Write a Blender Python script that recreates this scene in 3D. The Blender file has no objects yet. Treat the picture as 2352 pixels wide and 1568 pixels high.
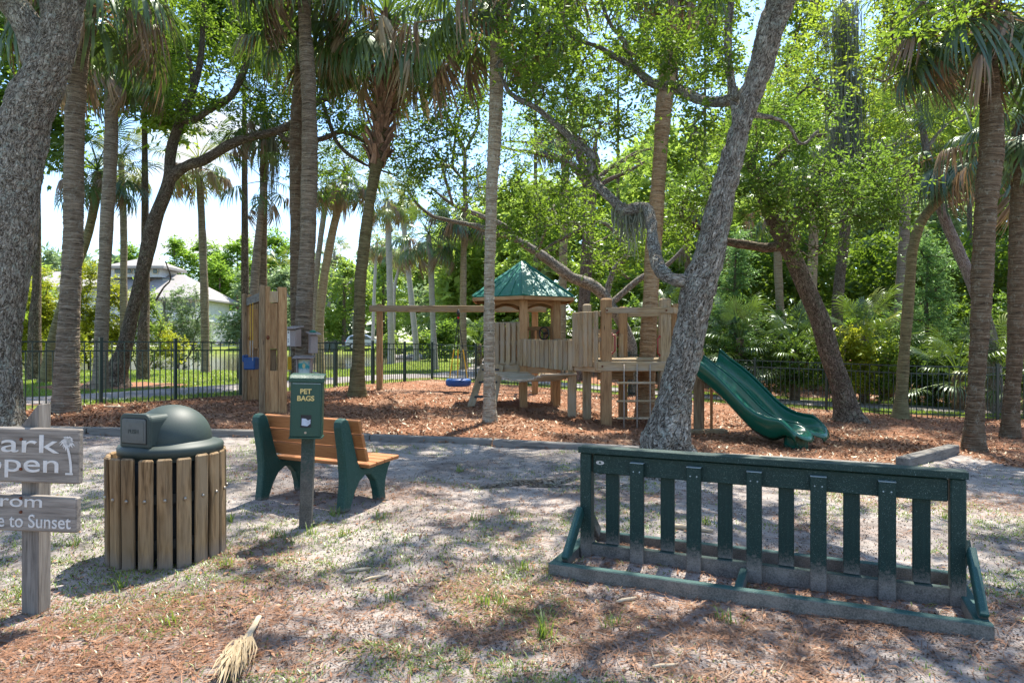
import bpy, bmesh, math, random
import numpy as np
from mathutils import Vector, Matrix
R_ = math.radians
random.seed(7); rng = np.random.default_rng(11)
scene = bpy.context.scene
COL = scene.collection
# ---------------------------------------------------------------- camera
CAMZ = 1.45
cam_data = bpy.data.cameras.new('camera'); cam_data.lens = 24.0; cam_data.sensor_width = 36.0
cam_data.clip_start = 0.05; cam_data.clip_end = 3000
cam = bpy.data.objects.new('camera', cam_data); COL.objects.link(cam)
cam.location = (0, 0, CAMZ); cam.rotation_euler = (R_(90), 0, 0)
scene.camera = cam
# ---------------------------------------------------------------- world: sky with summer clouds
SUN_EL, SUN_AZ = R_(64), R_(20)       # azimuth from +Y (view direction) towards +X
world = bpy.data.worlds.new('World'); scene.world = world; world.use_nodes = True
nt = world.node_tree; nt.nodes.clear(); L = nt.links.new
def wn(t): return nt.nodes.new(t)
sky = wn('ShaderNodeTexSky'); sky.sky_type = 'NISHITA'; sky.sun_disc = False
sky.sun_elevation = SUN_EL; sky.sun_rotation = SUN_AZ; sky.air_density = 1.2; sky.dust_density = .6; sky.ozone_density = 2.5
tc = wn('ShaderNodeTexCoord'); sep = wn('ShaderNodeSeparateXYZ'); L(tc.outputs['Generated'], sep.inputs[0])
zc = wn('ShaderNodeMath'); zc.operation = 'MAXIMUM'; L(sep.outputs[2], zc.inputs[0]); zc.inputs[1].default_value = 0.0
za = wn('ShaderNodeMath'); za.operation = 'ADD'; L(zc.outputs[0], za.inputs[0]); za.inputs[1].default_value = 0.16
dx = wn('ShaderNodeMath'); dx.operation = 'DIVIDE'; L(sep.outputs[0], dx.inputs[0]); L(za.outputs[0], dx.inputs[1])
dy = wn('ShaderNodeMath'); dy.operation = 'DIVIDE'; L(sep.outputs[1], dy.inputs[0]); L(za.outputs[0], dy.inputs[1])
cmb = wn('ShaderNodeCombineXYZ'); L(dx.outputs[0], cmb.inputs[0]); L(dy.outputs[0], cmb.inputs[1])
cn = wn('ShaderNodeTexNoise'); cn.inputs['Scale'].default_value = 1.15; cn.inputs['Detail'].default_value = 7; cn.inputs['Roughness'].default_value = 0.55
cn.inputs['Distortion'].default_value = 0.25
L(cmb.outputs[0], cn.inputs['Vector'])
cr = wn('ShaderNodeMapRange'); cr.inputs[1].default_value = 0.50; cr.inputs[2].default_value = 0.64; cr.interpolation_type = 'SMOOTHSTEP'; L(cn.outputs[0], cr.inputs[0])
mx = wn('ShaderNodeMix'); mx.data_type = 'RGBA'; L(cr.outputs[0], mx.inputs[0]); tn_ = wn('ShaderNodeMix'); tn_.data_type = 'RGBA'; tn_.blend_type = 'MULTIPLY'; tn_.inputs[0].default_value = 1; L(sky.outputs[0], tn_.inputs[6]); tn_.inputs[7].default_value = (.78, .88, 1.0, 1); L(tn_.outputs[2], mx.inputs[6]); mx.inputs[7].default_value = (3.1, 3.15, 3.2, 1)
bg = wn('ShaderNodeBackground'); bg.inputs[1].default_value = 0.112; L(mx.outputs[2], bg.inputs[0])
wo = wn('ShaderNodeOutputWorld'); L(bg.outputs[0], wo.inputs[0])
# ---------------------------------------------------------------- sun
sd = bpy.data.lights.new('sun', 'SUN'); sd.energy = 3.8; sd.angle = R_(0.55); sd.color = (1.0, 0.93, 0.82)
sun = bpy.data.objects.new('sun', sd); COL.objects.link(sun)
dir_to_sun = Vector((math.cos(SUN_EL)*math.sin(SUN_AZ), math.cos(SUN_EL)*math.cos(SUN_AZ), math.sin(SUN_EL)))
sun.rotation_euler = (-dir_to_sun).to_track_quat('-Z', 'Y').to_euler(); sun.location = (0, 0, 40)
# ---------------------------------------------------------------- exposure
scene.view_settings.view_transform = 'Standard'; scene.view_settings.look = 'None'
scene.view_settings.exposure = 1.74; scene.view_settings.gamma = 1.0
scene.view_settings.use_curve_mapping = False
scene.cycles.max_bounces = 7; scene.cycles.transparent_max_bounces = 4
scene.cycles.diffuse_bounces = 4; scene.cycles.transmission_bounces = 4; scene.cycles.glossy_bounces = 3
# ---------------------------------------------------------------- terrain height
def sstep(a, b, x):
    t = np.clip((np.asarray(x, float)-a)/(b-a), 0, 1); return t*t*(3-2*t)
POND = np.array([(-60,30),(-26,30),(-12.5,30),(-9.2,27.5),(-8.2,31),(-7.6,39),(-6.6,53),(-6.5,66),(-10,76),(-90,76),(-90,40)], float)
def poly_sd(P, x, y):                                   # signed distance, negative inside
    x = np.asarray(x, float); y = np.asarray(y, float)
    d = np.full(x.shape, 1e9); ins = np.zeros(x.shape, bool); n = len(P)
    for i in range(n):
        ax, ay = P[i]; bx, by = P[(i+1) % n]; ex, ey = bx-ax, by-ay
        t = np.clip(((x-ax)*ex+(y-ay)*ey)/(ex*ex+ey*ey), 0, 1)
        d = np.minimum(d, np.hypot(x-ax-t*ex, y-ay-t*ey))
        c = ((ay > y) != (by > y)); xi = (bx-ax)*(y-ay)/(by-ay+1e-12)+ax
        ins ^= (c & (x < xi))
    return np.where(ins, -d, d)
def g(x, y):
    x = np.asarray(x, float); y = np.asarray(y, float)
    a = np.where(x > 1, 0.38, 0.26)
    z = -a*np.tanh((x-1)/6)*sstep(3, 12, y)
    far = 0.17 + 0.0*x
    z = z*(1-sstep(24, 34, y)) + far*sstep(24, 34, y)
    z = z + sstep(76, 84, y)*0.7*(1-sstep(-4, 4, x)*0.5)
    dp = poly_sd(POND, x, y)
    z = z - sstep(0.8, -1.5, dp)*0.5
    return z
def h2(ix, iy, s):
    n = (ix*374761393 + iy*668265263 + s*974711) & 0x7fffffff
    n = ((n ^ (n >> 13))*1274126177) & 0x7fffffff
    return ((n ^ (n >> 16)) & 0xffff)/65535.0
def vn2(x, y, s=0):
    x = np.asarray(x, float); y = np.asarray(y, float)
    ix = np.floor(x).astype(np.int64); iy = np.floor(y).astype(np.int64); fx = x-ix; fy = y-iy
    fx = fx*fx*(3-2*fx); fy = fy*fy*(3-2*fy)
    return (h2(ix,iy,s)*(1-fx)+h2(ix+1,iy,s)*fx)*(1-fy)+(h2(ix,iy+1,s)*(1-fx)+h2(ix+1,iy+1,s)*fx)*fy
def fbm2(x, y, o=4, s=0):
    v = 0; a = .5; t = 0
    for i in range(o): v = v+a*vn2(x*2**i+17*i, y*2**i-9*i, s+i); t += a; a *= .5
    return v/t
def vn3(x, y, z, s=0):
    iz = np.floor(z).astype(np.int64); fz = z-iz; fz = fz*fz*(3-2*fz)
    def pl(k):
        ix = np.floor(x).astype(np.int64); iy = np.floor(y).astype(np.int64); fx = x-ix; fy = y-iy
        fx = fx*fx*(3-2*fx); fy = fy*fy*(3-2*fy); q = k*1013904223 + s
        return (h2(ix,iy,q)*(1-fx)+h2(ix+1,iy,q)*fx)*(1-fy)+(h2(ix,iy+1,q)*(1-fx)+h2(ix+1,iy+1,q)*fx)*fy
    return pl(iz)*(1-fz)+pl(iz+1)*fz
def micro(x, y):                                        # small bumps of the bare ground
    m = (fbm2(x*1.3, y*1.3, 3, 5)-.5)*0.07 + (fbm2(np.asarray(x)*7, np.asarray(y)*7, 3, 9)-.5)*0.03
    return m*(1-sstep(14, 26, y)) 
def gz(x, y): return float(g(x, y)+micro(np.asarray(float(x)), np.asarray(float(y))))
def W(px, py, d):                                       # photograph position and distance -> world point
    return Vector(((px-1176)/1568*d, d, CAMZ-(py-784)/1568*d))
def G(px, py):                                          # where a base seen in the photograph meets the ground
    d = 12.0
    for _ in range(60):
        x = (px-1176)/1568*d; nd = (CAMZ-float(g(x, d)))*1568/(py-784); d = .5*d+.5*min(nd, 300)
    return Vector(((px-1176)/1568*d, d, float(g((px-1176)/1568*d, d))))
# ---------------------------------------------------------------- node helpers
class NT:
    def __init__(s, name):
        s.m = bpy.data.materials.new(name); s.m.use_nodes = True; s.t = s.m.node_tree; s.t.nodes.clear()
        s.out = s.n('ShaderNodeOutputMaterial')
    def n(s, t, **k):
        q = s.t.nodes.new(t)
        for a, b in k.items(): setattr(q, a, b)
        return q
    def put(s, sock, v):
        if isinstance(v, bpy.types.NodeSocket): s.t.links.new(v, sock)
        elif isinstance(v, (tuple, list)): sock.default_value = tuple(v)+((1,) if len(v) == 3 and len(sock.default_value) == 4 else ())
        else: sock.default_value = v
    def coord(s, kind='Object', scale=(1,1,1), loc=(0,0,0), rnd=0.0):
        c = s.n('ShaderNodeTexCoord'); v = c.outputs[kind]
        mp = s.n('ShaderNodeMapping'); s.put(mp.inputs[0], v); mp.inputs['Scale'].default_value = scale; mp.inputs['Location'].default_value = loc
        o = mp.outputs[0]
        if rnd:
            oi = s.n('ShaderNodeObjectInfo'); a = s.n('ShaderNodeVectorMath', operation='ADD'); sc = s.math('MULTIPLY', oi.outputs['Random'], rnd)
            s.put(a.inputs[0], o); s.put(a.inputs[1], sc); o = a.outputs[0]
        return o
    def rand(s): return s.n('ShaderNodeObjectInfo').outputs['Random']
    def noise(s, v, sc, det=4, ro=.6, dist=0):
        q = s.n('ShaderNodeTexNoise'); s.put(q.inputs['Vector'], v); q.inputs['Scale'].default_value = sc; q.inputs['Detail'].default_value = det
        q.inputs['Roughness'].default_value = ro; q.inputs['Distortion'].default_value = dist; return q.outputs[0]
    def voro(s, v, sc, feat='F1'):
        q = s.n('ShaderNodeTexVoronoi', feature=feat); s.put(q.inputs['Vector'], v); q.inputs['Scale'].default_value = sc; return q.outputs[0]
    def ramp(s, f, stops):
        q = s.n('ShaderNodeValToRGB'); s.put(q.inputs[0], f); e = q.color_ramp.elements
        e[0].position = stops[0][0]; e[1].position = stops[-1][0]
        for p, c in stops[1:-1]: e.new(p)
        for i, (p, c) in enumerate(stops):
            c = (c, c, c) if isinstance(c, (int, float)) else c
            e[i].position = p; e[i].color = (*c, 1)
        return q.outputs[0]
    def mapr(s, f, a, b, c=0., d=1.):
        q = s.n('ShaderNodeMapRange'); s.put(q.inputs[0], f); q.inputs[1].default_value = a; q.inputs[2].default_value = b; q.inputs[3].default_value = c; q.inputs[4].default_value = d; return q.outputs[0]
    def mix(s, f, a, b, bt='MIX'):
        q = s.n('ShaderNodeMix', data_type='RGBA', blend_type=bt); s.put(q.inputs[0], f); s.put(q.inputs[6], a); s.put(q.inputs[7], b); return q.outputs[2]
    def math(s, op, a, b=0.0):
        q = s.n('ShaderNodeMath', operation=op); s.put(q.inputs[0], a); s.put(q.inputs[1], b); return q.outputs[0]
    def attr(s, name):
        q = s.n('ShaderNodeAttribute', attribute_name=name); return q.outputs['Fac']
    def bump(s, h, st=.5, dist=.01, nrm=None):
        q = s.n('ShaderNodeBump'); s.put(q.inputs['Height'], h); q.inputs['Strength'].default_value = st; q.inputs['Distance'].default_value = dist
        if nrm is not None: s.put(q.inputs['Normal'], nrm)
        return q.outputs[0]
    def bsdf(s, col, rough=.8, nrm=None, spec=.3, metal=0., coat=0.):
        q = s.n('ShaderNodeBsdfPrincipled'); s.put(q.inputs['Base Color'], col); s.put(q.inputs['Roughness'], rough); q.inputs['Specular IOR Level'].default_value = spec
        q.inputs['Metallic'].default_value = metal; q.inputs['Coat Weight'].default_value = coat
        if nrm is not None: s.put(q.inputs['Normal'], nrm)
        return q.outputs[0]
    def done(s, sh): s.t.links.new(sh, s.out.inputs[0]); return s.m
def hsvmul(n, col, v, sat=1.0, hue=.5):
    q = n.n('ShaderNodeHueSaturation'); n.put(q.inputs['Color'], col); n.put(q.inputs['Value'], v); n.put(q.inputs['Saturation'], sat); n.put(q.inputs['Hue'], hue); return q.outputs[0]
M = {}
def wood(name, dark, mid, light, grey=None, rough=.85, soil=None):
    n = NT(name); v = n.coord('Object', (1.2, 14, 14), rnd=37.)
    a = n.noise(v, 2.2, 6, .62, .6); v2 = n.coord('Object', (2.5, 60, 60), rnd=11.); b = n.noise(v2, 2.0, 3, .6)
    kn = n.voro(n.coord('Object', (1.6, 8, 8), rnd=23.), 1.1)
    c = n.ramp(a, [(.3, dark), (.48, mid), (.7, light)])
    c = n.mix(n.mapr(b, .35, .62), c, dark, 'MIX') if False else n.mix(n.mapr(b, .52, .7, 0, .75), c, dark)
    c = n.mix(n.mapr(kn, .12, .03, 0, .9), c, tuple(x*.35 for x in dark))
    if grey: c = n.mix(n.mapr(n.noise(n.coord('Object', (1, 3, 3), rnd=5.), 1.8, 3), .42, .62, 0, .85), c, grey)
    c = hsvmul(n, c, n.mapr(n.rand(), 0, 1, .78, 1.15))
    if soil:
        pos = n.n('ShaderNodeNewGeometry').outputs['Position']; sp = n.n('ShaderNodeSeparateXYZ'); n.put(sp.inputs[0], pos)
        f = n.mapr(n.math('ADD', sp.outputs[2], n.math('MULTIPLY', n.noise(n.coord('Object', (8, 30, 30)), 2, 4), .12)), soil+.06, soil-.06, 0, .85)
        c = n.mix(f, c, (.17, .145, .125))
    h = n.math('ADD', n.math('MULTIPLY', b, .6), a)
    M[name] = n.done(n.bsdf(c, rough, n.bump(h, .6, .004), .25)); return M[name]
wood('weathered_post_wood', (.13,.085,.05), (.24,.165,.095), (.34,.25,.15))
wood('pale_play_wood', (.19,.125,.065), (.36,.26,.145), (.47,.365,.22), (.35,.29,.21))
wood('warm_play_wood', (.20,.11,.05), (.36,.21,.10), (.46,.30,.15))
wood('grey_sign_wood', (.095,.083,.072), (.19,.168,.145), (.27,.245,.215))
wood('slat_wood', (.06,.034,.015), (.215,.14,.07), (.38,.265,.145), (.24,.175,.105), soil=.14)
wood('timber_edge_wood', (.07,.065,.06), (.15,.14,.125), (.24,.225,.2), (.2,.19,.17))
wood('bridge_deck_wood', (.24,.19,.13), (.40,.33,.24), (.50,.44,.34), (.42,.38,.31))
def plain(name, col, rough=.5, spec=.4, metal=0., var=.12, bmp=0., sc=30, coat=0.):
    n = NT(name); v = n.coord('Object'); a = n.noise(v, sc, 3); b = n.noise(v, 2.5, 3)
    c = hsvmul(n, n.mix(n.mapr(b, .3, .7), tuple(x*(1-var) for x in col), tuple(min(1, x*(1+var)) for x in col)), n.mapr(a, .3, .7, 1-var, 1+var))
    M[name] = n.done(n.bsdf(c, rough, n.bump(a, bmp, .002) if bmp else None, spec, metal, coat)); return M[name]
plain('fence_paint', (.012,.035,.032), .35, .5)
plain('green_roof_metal', (.022,.165,.12), .38, .5, 0, .10)
plain('slide_plastic', (.002,.078,.048), .22, .5, 0, .05)
plain('black_rubber', (.02,.02,.022), .6); plain('dark_liner', (.012,.014,.013), .7)  # second: near-black colour of the inner can, its bands and the flap recess
plain('blue_tire', (.006,.07,.27), .45, .5); plain('yellow_plastic', (.72,.43,.01), .45); plain('blue_plastic', (.01,.06,.2), .4)
plain('chain_metal', (.35,.35,.36), .35, .5, .9); plain('red_metal', (.22,.012,.012), .4, .5)
plain('steel_bolt', (.30,.27,.23), .35, .5, .9); plain('rusty_bolt', (.14,.045,.02), .6, .4, .4)
plain('rope', (.30,.26,.22), .9); plain('grey_box_wood', (.33,.28,.265), .7, .3, 0, .08); plain('white_paint', (.75,.74,.7), .5)
plain('house_wall', (.50,.52,.56), .8); plain('house_trim', (.62,.55,.44), .7); plain('shingle_roof', (.30,.28,.265), .9, .2, 0, .08, .4, 8)
plain('glass_dark', (.05,.075,.08), .08, .6); plain('car_paint', (.42,.46,.52), .25, .5, .4, .03, coat=.6); plain('dark_plastic', (.03,.03,.035), .5)
plain('tyre_rubber', (.02,.02,.02), .8); plain('red_plastic', (.5,.02,.03), .5); plain('gold_letter', (.62,.47,.17), .5)
plain('pale_edge', (.28,.35,.36), .5, .4, .0); plain('bin_grey_green', (.034,.050,.044), .55, .35, 0, .22, .15, 200)  # first: pale tone for screws, drip edge and the light painted on slat tops
plain('rock', (.33,.30,.27), .9, .2, 0, .3, .6, 9); plain('bag_plastic', (.42,.47,.55), .4)
def rack_mat(name, col, soilz, softz=.22, soilcol=(.16,.14,.12)):
    n = NT(name); v = n.coord('Object'); sp_ = n.noise(v, 220, 2); st = n.noise(n.coord('Object', (3, 30, 30)), 3, 4)
    c = n.mix(n.mapr(st, .45, .75, 0, .35), col, tuple(min(1, x*1.9+.01) for x in col)); c = n.mix(n.mapr(sp_, .64, .70, 0, .6), c, (.25,.34,.31))
    pos = n.n('ShaderNodeNewGeometry').outputs['Position']; sp = n.n('ShaderNodeSeparateXYZ'); n.put(sp.inputs[0], pos)
    wv = n.noise(n.coord('Object', (25, 70, 25)), 1.6, 6, .8); wf = n.noise(v, 120, 3, .7)
    kz = n.mapr(sp.outputs[2], soilz+softz, soilz-.02, .16, .80)
    nup = n.n('ShaderNodeSeparateXYZ'); n.put(nup.inputs[0], n.n('ShaderNodeNewGeometry').outputs['Normal'])
    f = n.math('MULTIPLY', n.mapr(n.math('SUBTRACT', kz, n.math('ADD', n.math('MULTIPLY', wv, .6), n.math('MULTIPLY', wf, .4))), -.05, .09, 0, .82), n.mapr(nup.outputs[2], .8, .3))
    c = n.mix(f, c, n.mix(n.mapr(n.math('ADD', n.math('MULTIPLY', wf, .6), n.math('MULTIPLY', n.noise(v, 9, 4), .4)), .4, .6), tuple(x*.55 for x in soilcol), tuple(x*1.55 for x in soilcol)))
    M[name] = n.done(n.bsdf(c, .6, n.bump(n.math('ADD', sp_, n.math('MULTIPLY', st, 1.2)), .35, .002), .35)); return M[name]
rack_mat('rack_lumber', (.003,.024,.020), .02, .30)
rack_mat('rack_base_lumber', (.007,.050,.045), .07, .06)
rack_mat('bench_frame_green', (.010,.050,.040), .0, .15)
rack_mat('station_post', (.022,.045,.038), .05, 1.0, (.10,.09,.08))
def m_orange():
    n = NT('orange_lumber'); v = n.coord('Object', (3, 60, 60), rnd=9.); a = n.noise(v, 2, 4); s = n.noise(n.coord('Object'), 160, 2)
    c = n.mix(n.mapr(a, .35, .65), (.30,.115,.038), (.40,.175,.065)); c = n.mix(n.mapr(s, .6, .7, 0, .3), c, (.3,.2,.13))
    M['orange_lumber'] = n.done(n.bsdf(c, .6, n.bump(a, .3, .002), .3))
m_orange()
def m_station():
    n = NT('station_green_metal'); v = n.coord('Object'); a = n.voro(v, 260)
    c = n.mix(n.mapr(a, .2, .7), (.004,.032,.019), (.009,.062,.036))
    M['station_green_metal'] = n.done(n.bsdf(c, .42, n.bump(a, .6, .002), .5))
m_station()
def bark(name, kind, c0, c1, c2, lichen, lam=.35):
    n = NT(name); uv = n.n('ShaderNodeTexCoord').outputs['UV']
    def mp(sc): q = n.n('ShaderNodeMapping'); n.put(q.inputs[0], uv); q.inputs['Scale'].default_value = sc; return q.outputs[0]
    def ms2(s_, S): q_ = n.n('ShaderNodeMapping'); n.put(q_.inputs[0], s_); q_.inputs['Scale'].default_value = S; return q_.outputs[0]
    if kind == 'palm':
        wob = n.noise(mp((3, 9, 1)), 2.0, 4); base = n.n('ShaderNodeVectorMath', operation='ADD'); sc = n.n('ShaderNodeCombineXYZ'); n.put(sc.inputs[1], n.math('MULTIPLY', wob, .06))
        n.put(base.inputs[0], mp((1, 1, 1))); n.put(base.inputs[1], sc.outputs[0]); bv = base.outputs[0]
        def ms(s_, S): q = n.n('ShaderNodeMapping'); n.put(q.inputs[0], s_); q.inputs['Scale'].default_value = S; return q.outputs[0]
        ring = n.noise(ms(bv, (2.2, 42, 1)), 1.0, 3, .7); fine = n.noise(ms(bv, (9, 130, 1)), 1., 3, .6); fib = n.noise(mp((60, 6, 1)), 1., 3)
        h = n.math('ADD', n.math('ADD', ring, n.math('MULTIPLY', fine, .5)), n.math('MULTIPLY', fib, .3))
        c = n.ramp(n.math('ADD', n.math('MULTIPLY', ring, .7), n.math('MULTIPLY', fine, .3)), [(.36, c0), (.48, c1), (.62, c2)])
        c = n.mix(n.mapr(fib, .55, .75, 0, .3), c, c2)
        bm = n.bump(h, 1.0, .032)
    else:
        w = n.noise(mp((6, 3, 1)), 1.5, 4); ad = n.n('ShaderNodeVectorMath', operation='ADD'); cb = n.n('ShaderNodeCombineXYZ'); n.put(cb.inputs[0], n.math('MULTIPLY', w, .10)); n.put(cb.inputs[1], n.math('MULTIPLY', w, .10))
        n.put(ad.inputs[0], uv); n.put(ad.inputs[1], cb.outputs[0]); q = n.n('ShaderNodeMapping'); n.put(q.inputs[0], ad.outputs[0]); q.inputs['Scale'].default_value = (26, 8, 1) if kind == 'oak' else (15, 4.5, 1)
        fi = n.noise(mp((110, 60, 1)), 1., 4, .7); na = n.noise(q.outputs[0], 1.0, 3, .6, .8); nb = n.noise(ms2(q.outputs[0], (1.9, 2.6, 1)), 1.0, 3, .6, .5)
        ra = n.math('ABSOLUTE', n.math('SUBTRACT', na, .5)); rb = n.math('ABSOLUTE', n.math('SUBTRACT', nb, .5))
        pl = n.math('ADD', n.math('MULTIPLY', n.mapr(ra, 0, .11), .6), n.math('MULTIPLY', n.mapr(rb, 0, .10), .4)); h = n.math('ADD', pl, n.math('MULTIPLY', fi, .5))
        c = n.ramp(n.math('ADD', n.math('MULTIPLY', pl, .62), n.math('MULTIPLY', fi, .45)), [(.30, c0), (.50, c1), (.84, c2)])
        bm = n.bump(h, 1.0, .045)
    lm = n.noise(mp((5, 3.2, 1)), 1.6, 6, .7); ls = n.noise(mp((22, 16, 1)), 1.5, 5, .7)
    lf = n.math('MULTIPLY', n.mapr(lm, .50, .60), n.mapr(ls, .45, .58)); c = n.mix(n.math('MULTIPLY', lf, lam), c, lichen)
    M[name] = n.done(n.bsdf(c, .95, bm, .12)); return M[name]
bark('oak_bark', 'oak', (.035,.026,.018), (.28,.24,.19), (.56,.51,.43), (.50,.53,.45), .85)
bark('oak_bark_brown', 'oak', (.032,.023,.015), (.17,.13,.095), (.36,.29,.22), (.28,.31,.20), .6)
bark('pine_bark', 'pine', (.06,.04,.03), (.20,.13,.10), (.32,.24,.20), (.36,.34,.31), .4)
bark('pale_pine_bark', 'pine', (.16,.12,.11), (.36,.31,.28), (.50,.46,.42), (.5,.49,.46), .4)
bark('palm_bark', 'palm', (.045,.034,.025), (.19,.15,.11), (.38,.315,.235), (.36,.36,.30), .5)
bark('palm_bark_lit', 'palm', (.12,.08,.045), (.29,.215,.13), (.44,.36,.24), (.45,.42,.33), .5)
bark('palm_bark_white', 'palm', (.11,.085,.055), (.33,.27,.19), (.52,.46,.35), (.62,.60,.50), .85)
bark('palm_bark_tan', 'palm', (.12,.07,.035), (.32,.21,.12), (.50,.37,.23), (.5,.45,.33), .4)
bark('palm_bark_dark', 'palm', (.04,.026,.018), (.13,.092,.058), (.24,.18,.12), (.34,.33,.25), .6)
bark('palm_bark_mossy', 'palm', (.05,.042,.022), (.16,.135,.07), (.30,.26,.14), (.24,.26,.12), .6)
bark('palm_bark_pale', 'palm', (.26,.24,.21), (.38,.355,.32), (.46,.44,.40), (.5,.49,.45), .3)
def leafmat(name, ca, cb, tr, trf=.45, rough=.5, gl=.025):
    n = NT(name); t = n.attr('tint'); c = n.mix(t, ca, cb); tc_ = n.mix(t, tuple(x*.7 for x in tr), tr)
    d = n.n('ShaderNodeBsdfDiffuse'); n.put(d.inputs[0], c); T = n.n('ShaderNodeBsdfTranslucent'); n.put(T.inputs[0], tc_)
    m = n.n('ShaderNodeMixShader'); m.inputs[0].default_value = trf; n.put(m.inputs[1], d.outputs[0]); n.put(m.inputs[2], T.outputs[0])
    gl_ = n.n('ShaderNodeBsdfGlossy'); gl_.inputs[0].default_value = (.8,.9,.8,1); gl_.inputs[1].default_value = .38
    m2 = n.n('ShaderNodeMixShader'); m2.inputs[0].default_value = gl; n.put(m2.inputs[1], m.outputs[0]); n.put(m2.inputs[2], gl_.outputs[0])
    M[name] = n.done(m2.outputs[0]); return M[name]
leafmat('oak_leaf', (.035,.075,.018), (.10,.16,.028), (.27,.42,.035))
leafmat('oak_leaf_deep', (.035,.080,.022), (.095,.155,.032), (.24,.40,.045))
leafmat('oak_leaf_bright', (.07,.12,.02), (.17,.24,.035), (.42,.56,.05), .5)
leafmat('far_leaf', (.10,.165,.03), (.22,.31,.06), (.42,.58,.09), .5)
leafmat('far_leaf_grey', (.12,.175,.085), (.25,.32,.17), (.32,.45,.18))
leafmat('shrub_leaf', (.12,.17,.018), (.34,.36,.035), (.58,.62,.04), .45)
leafmat('cedar_leaf', (.07,.16,.06), (.15,.27,.09), (.24,.42,.11))
leafmat('pine_needle', (.08,.17,.02), (.20,.32,.045), (.36,.56,.06), .5)
leafmat('palm_green', (.032,.066,.014), (.090,.135,.028), (.17,.27,.03), .32, gl=.07)
leafmat('palm_deep', (.020,.048,.014), (.055,.095,.026), (.10,.18,.03), .28, gl=.09)
leafmat('palm_yellow', (.10,.14,.025), (.21,.23,.04), (.34,.37,.05), .35, gl=.05)
leafmat('palm_dead', (.17,.105,.06), (.34,.235,.15), (.30,.19,.09), .3, gl=.05)
leafmat('palm_dead_pale', (.34,.26,.16), (.50,.40,.26), (.4,.3,.15), .3, gl=.03)
leafmat('moss', (.14,.15,.105), (.26,.27,.20), (.2,.21,.14), .25, gl=0.)
leafmat('grass_blade', (.07,.13,.02), (.19,.25,.045), (.30,.42,.04), .4, gl=.05)
leafmat('lawn_blade', (.11,.19,.025), (.22,.30,.05), (.34,.46,.05), .4, gl=.04)
leafmat('litter_leaf', (.17,.08,.045), (.36,.20,.12), (.3,.14,.05), .10, gl=.02)
leafmat('litter_needle', (.13,.065,.04), (.30,.155,.09), (.2,.1,.05), .05, gl=.05)
leafmat('mulch_chip', (.10,.045,.026), (.40,.21,.12), (.1,.05,.02), .02, gl=.03)
leafmat('twig', (.10,.085,.075), (.24,.20,.165), (.1,.1,.1), .0, gl=.02)
# ---------------------------------------------------------------- mesh and object helpers
RM = {}                                                 # root name -> world matrix
def np_mesh(name, V, F, uv=None, tint=None, smooth=False, attrs=None):
    me = bpy.data.meshes.new(name); V = np.asarray(V, np.float32); n = len(V)
    if isinstance(F, np.ndarray): k = F.shape[1]; flat = F.ravel(); starts = np.arange(len(F))*k; tot = np.full(len(F), k); nf = len(F)
    else: flat = np.array([i for f in F for i in f]); tot = np.array([len(f) for f in F]); starts = np.concatenate([[0], np.cumsum(tot)[:-1]]); nf = len(F)
    me.vertices.add(n); me.vertices.foreach_set('co', V.ravel())
    me.loops.add(len(flat)); me.loops.foreach_set('vertex_index', flat.astype(np.int32))
    me.polygons.add(nf); me.polygons.foreach_set('loop_start', starts.astype(np.int32)); me.polygons.foreach_set('loop_total', tot.astype(np.int32))
    if smooth: me.polygons.foreach_set('use_smooth', np.ones(nf, bool))
    if uv is not None:
        u = me.uv_layers.new(name='UVMap'); u.data.foreach_set('uv', np.asarray(uv, np.float32).ravel())
    if tint is not None:
        a = me.attributes.new('tint', 'FLOAT', 'FACE'); a.data.foreach_set('value', np.asarray(tint, np.float32))
    for k_, vals in (attrs or {}).items():
        a = me.attributes.new(k_, 'FLOAT', 'POINT'); a.data.foreach_set('value', np.asarray(vals, np.float32))
    me.update(calc_edges=True); return me
def put(name, me, mt=None, parent=None, mat4=None, kind=None, bev=0, seg=2):
    o = bpy.data.objects.new(name, me); COL.objects.link(o)
    if mt is not None and len(me.materials) == 0: me.materials.append(M[mt])
    if parent is not None: o.parent = parent
    if mat4 is not None: o.matrix_basis = mat4
    if kind: o['kind'] = kind
    if bev:
        b = o.modifiers.new('bevel', 'BEVEL'); b.width = bev; b.segments = seg; b.limit_method = 'ANGLE'; b.angle_limit = R_(40)
    return o
def tag(o, label=None, cat=None, group=None, kind=None):
    if label: o['label'] = label
    if cat: o['category'] = cat
    if group: o['group'] = group
    if kind: o['kind'] = kind
    return o
def root(name, label, cat, loc, rz=0.0, group=None):
    o = bpy.data.objects.new(name, None); COL.objects.link(o); o.empty_display_size = .2
    o.location = loc; o.rotation_euler = (0, 0, rz); tag(o, label, cat, group)
    RM[o.name] = Matrix.Translation(Vector(loc)) @ Matrix.Rotation(rz, 4, 'Z'); return o
def wl(rt, p):                                          # world point -> thing-local point
    return RM[rt.name].inverted() @ Vector(p)
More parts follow.
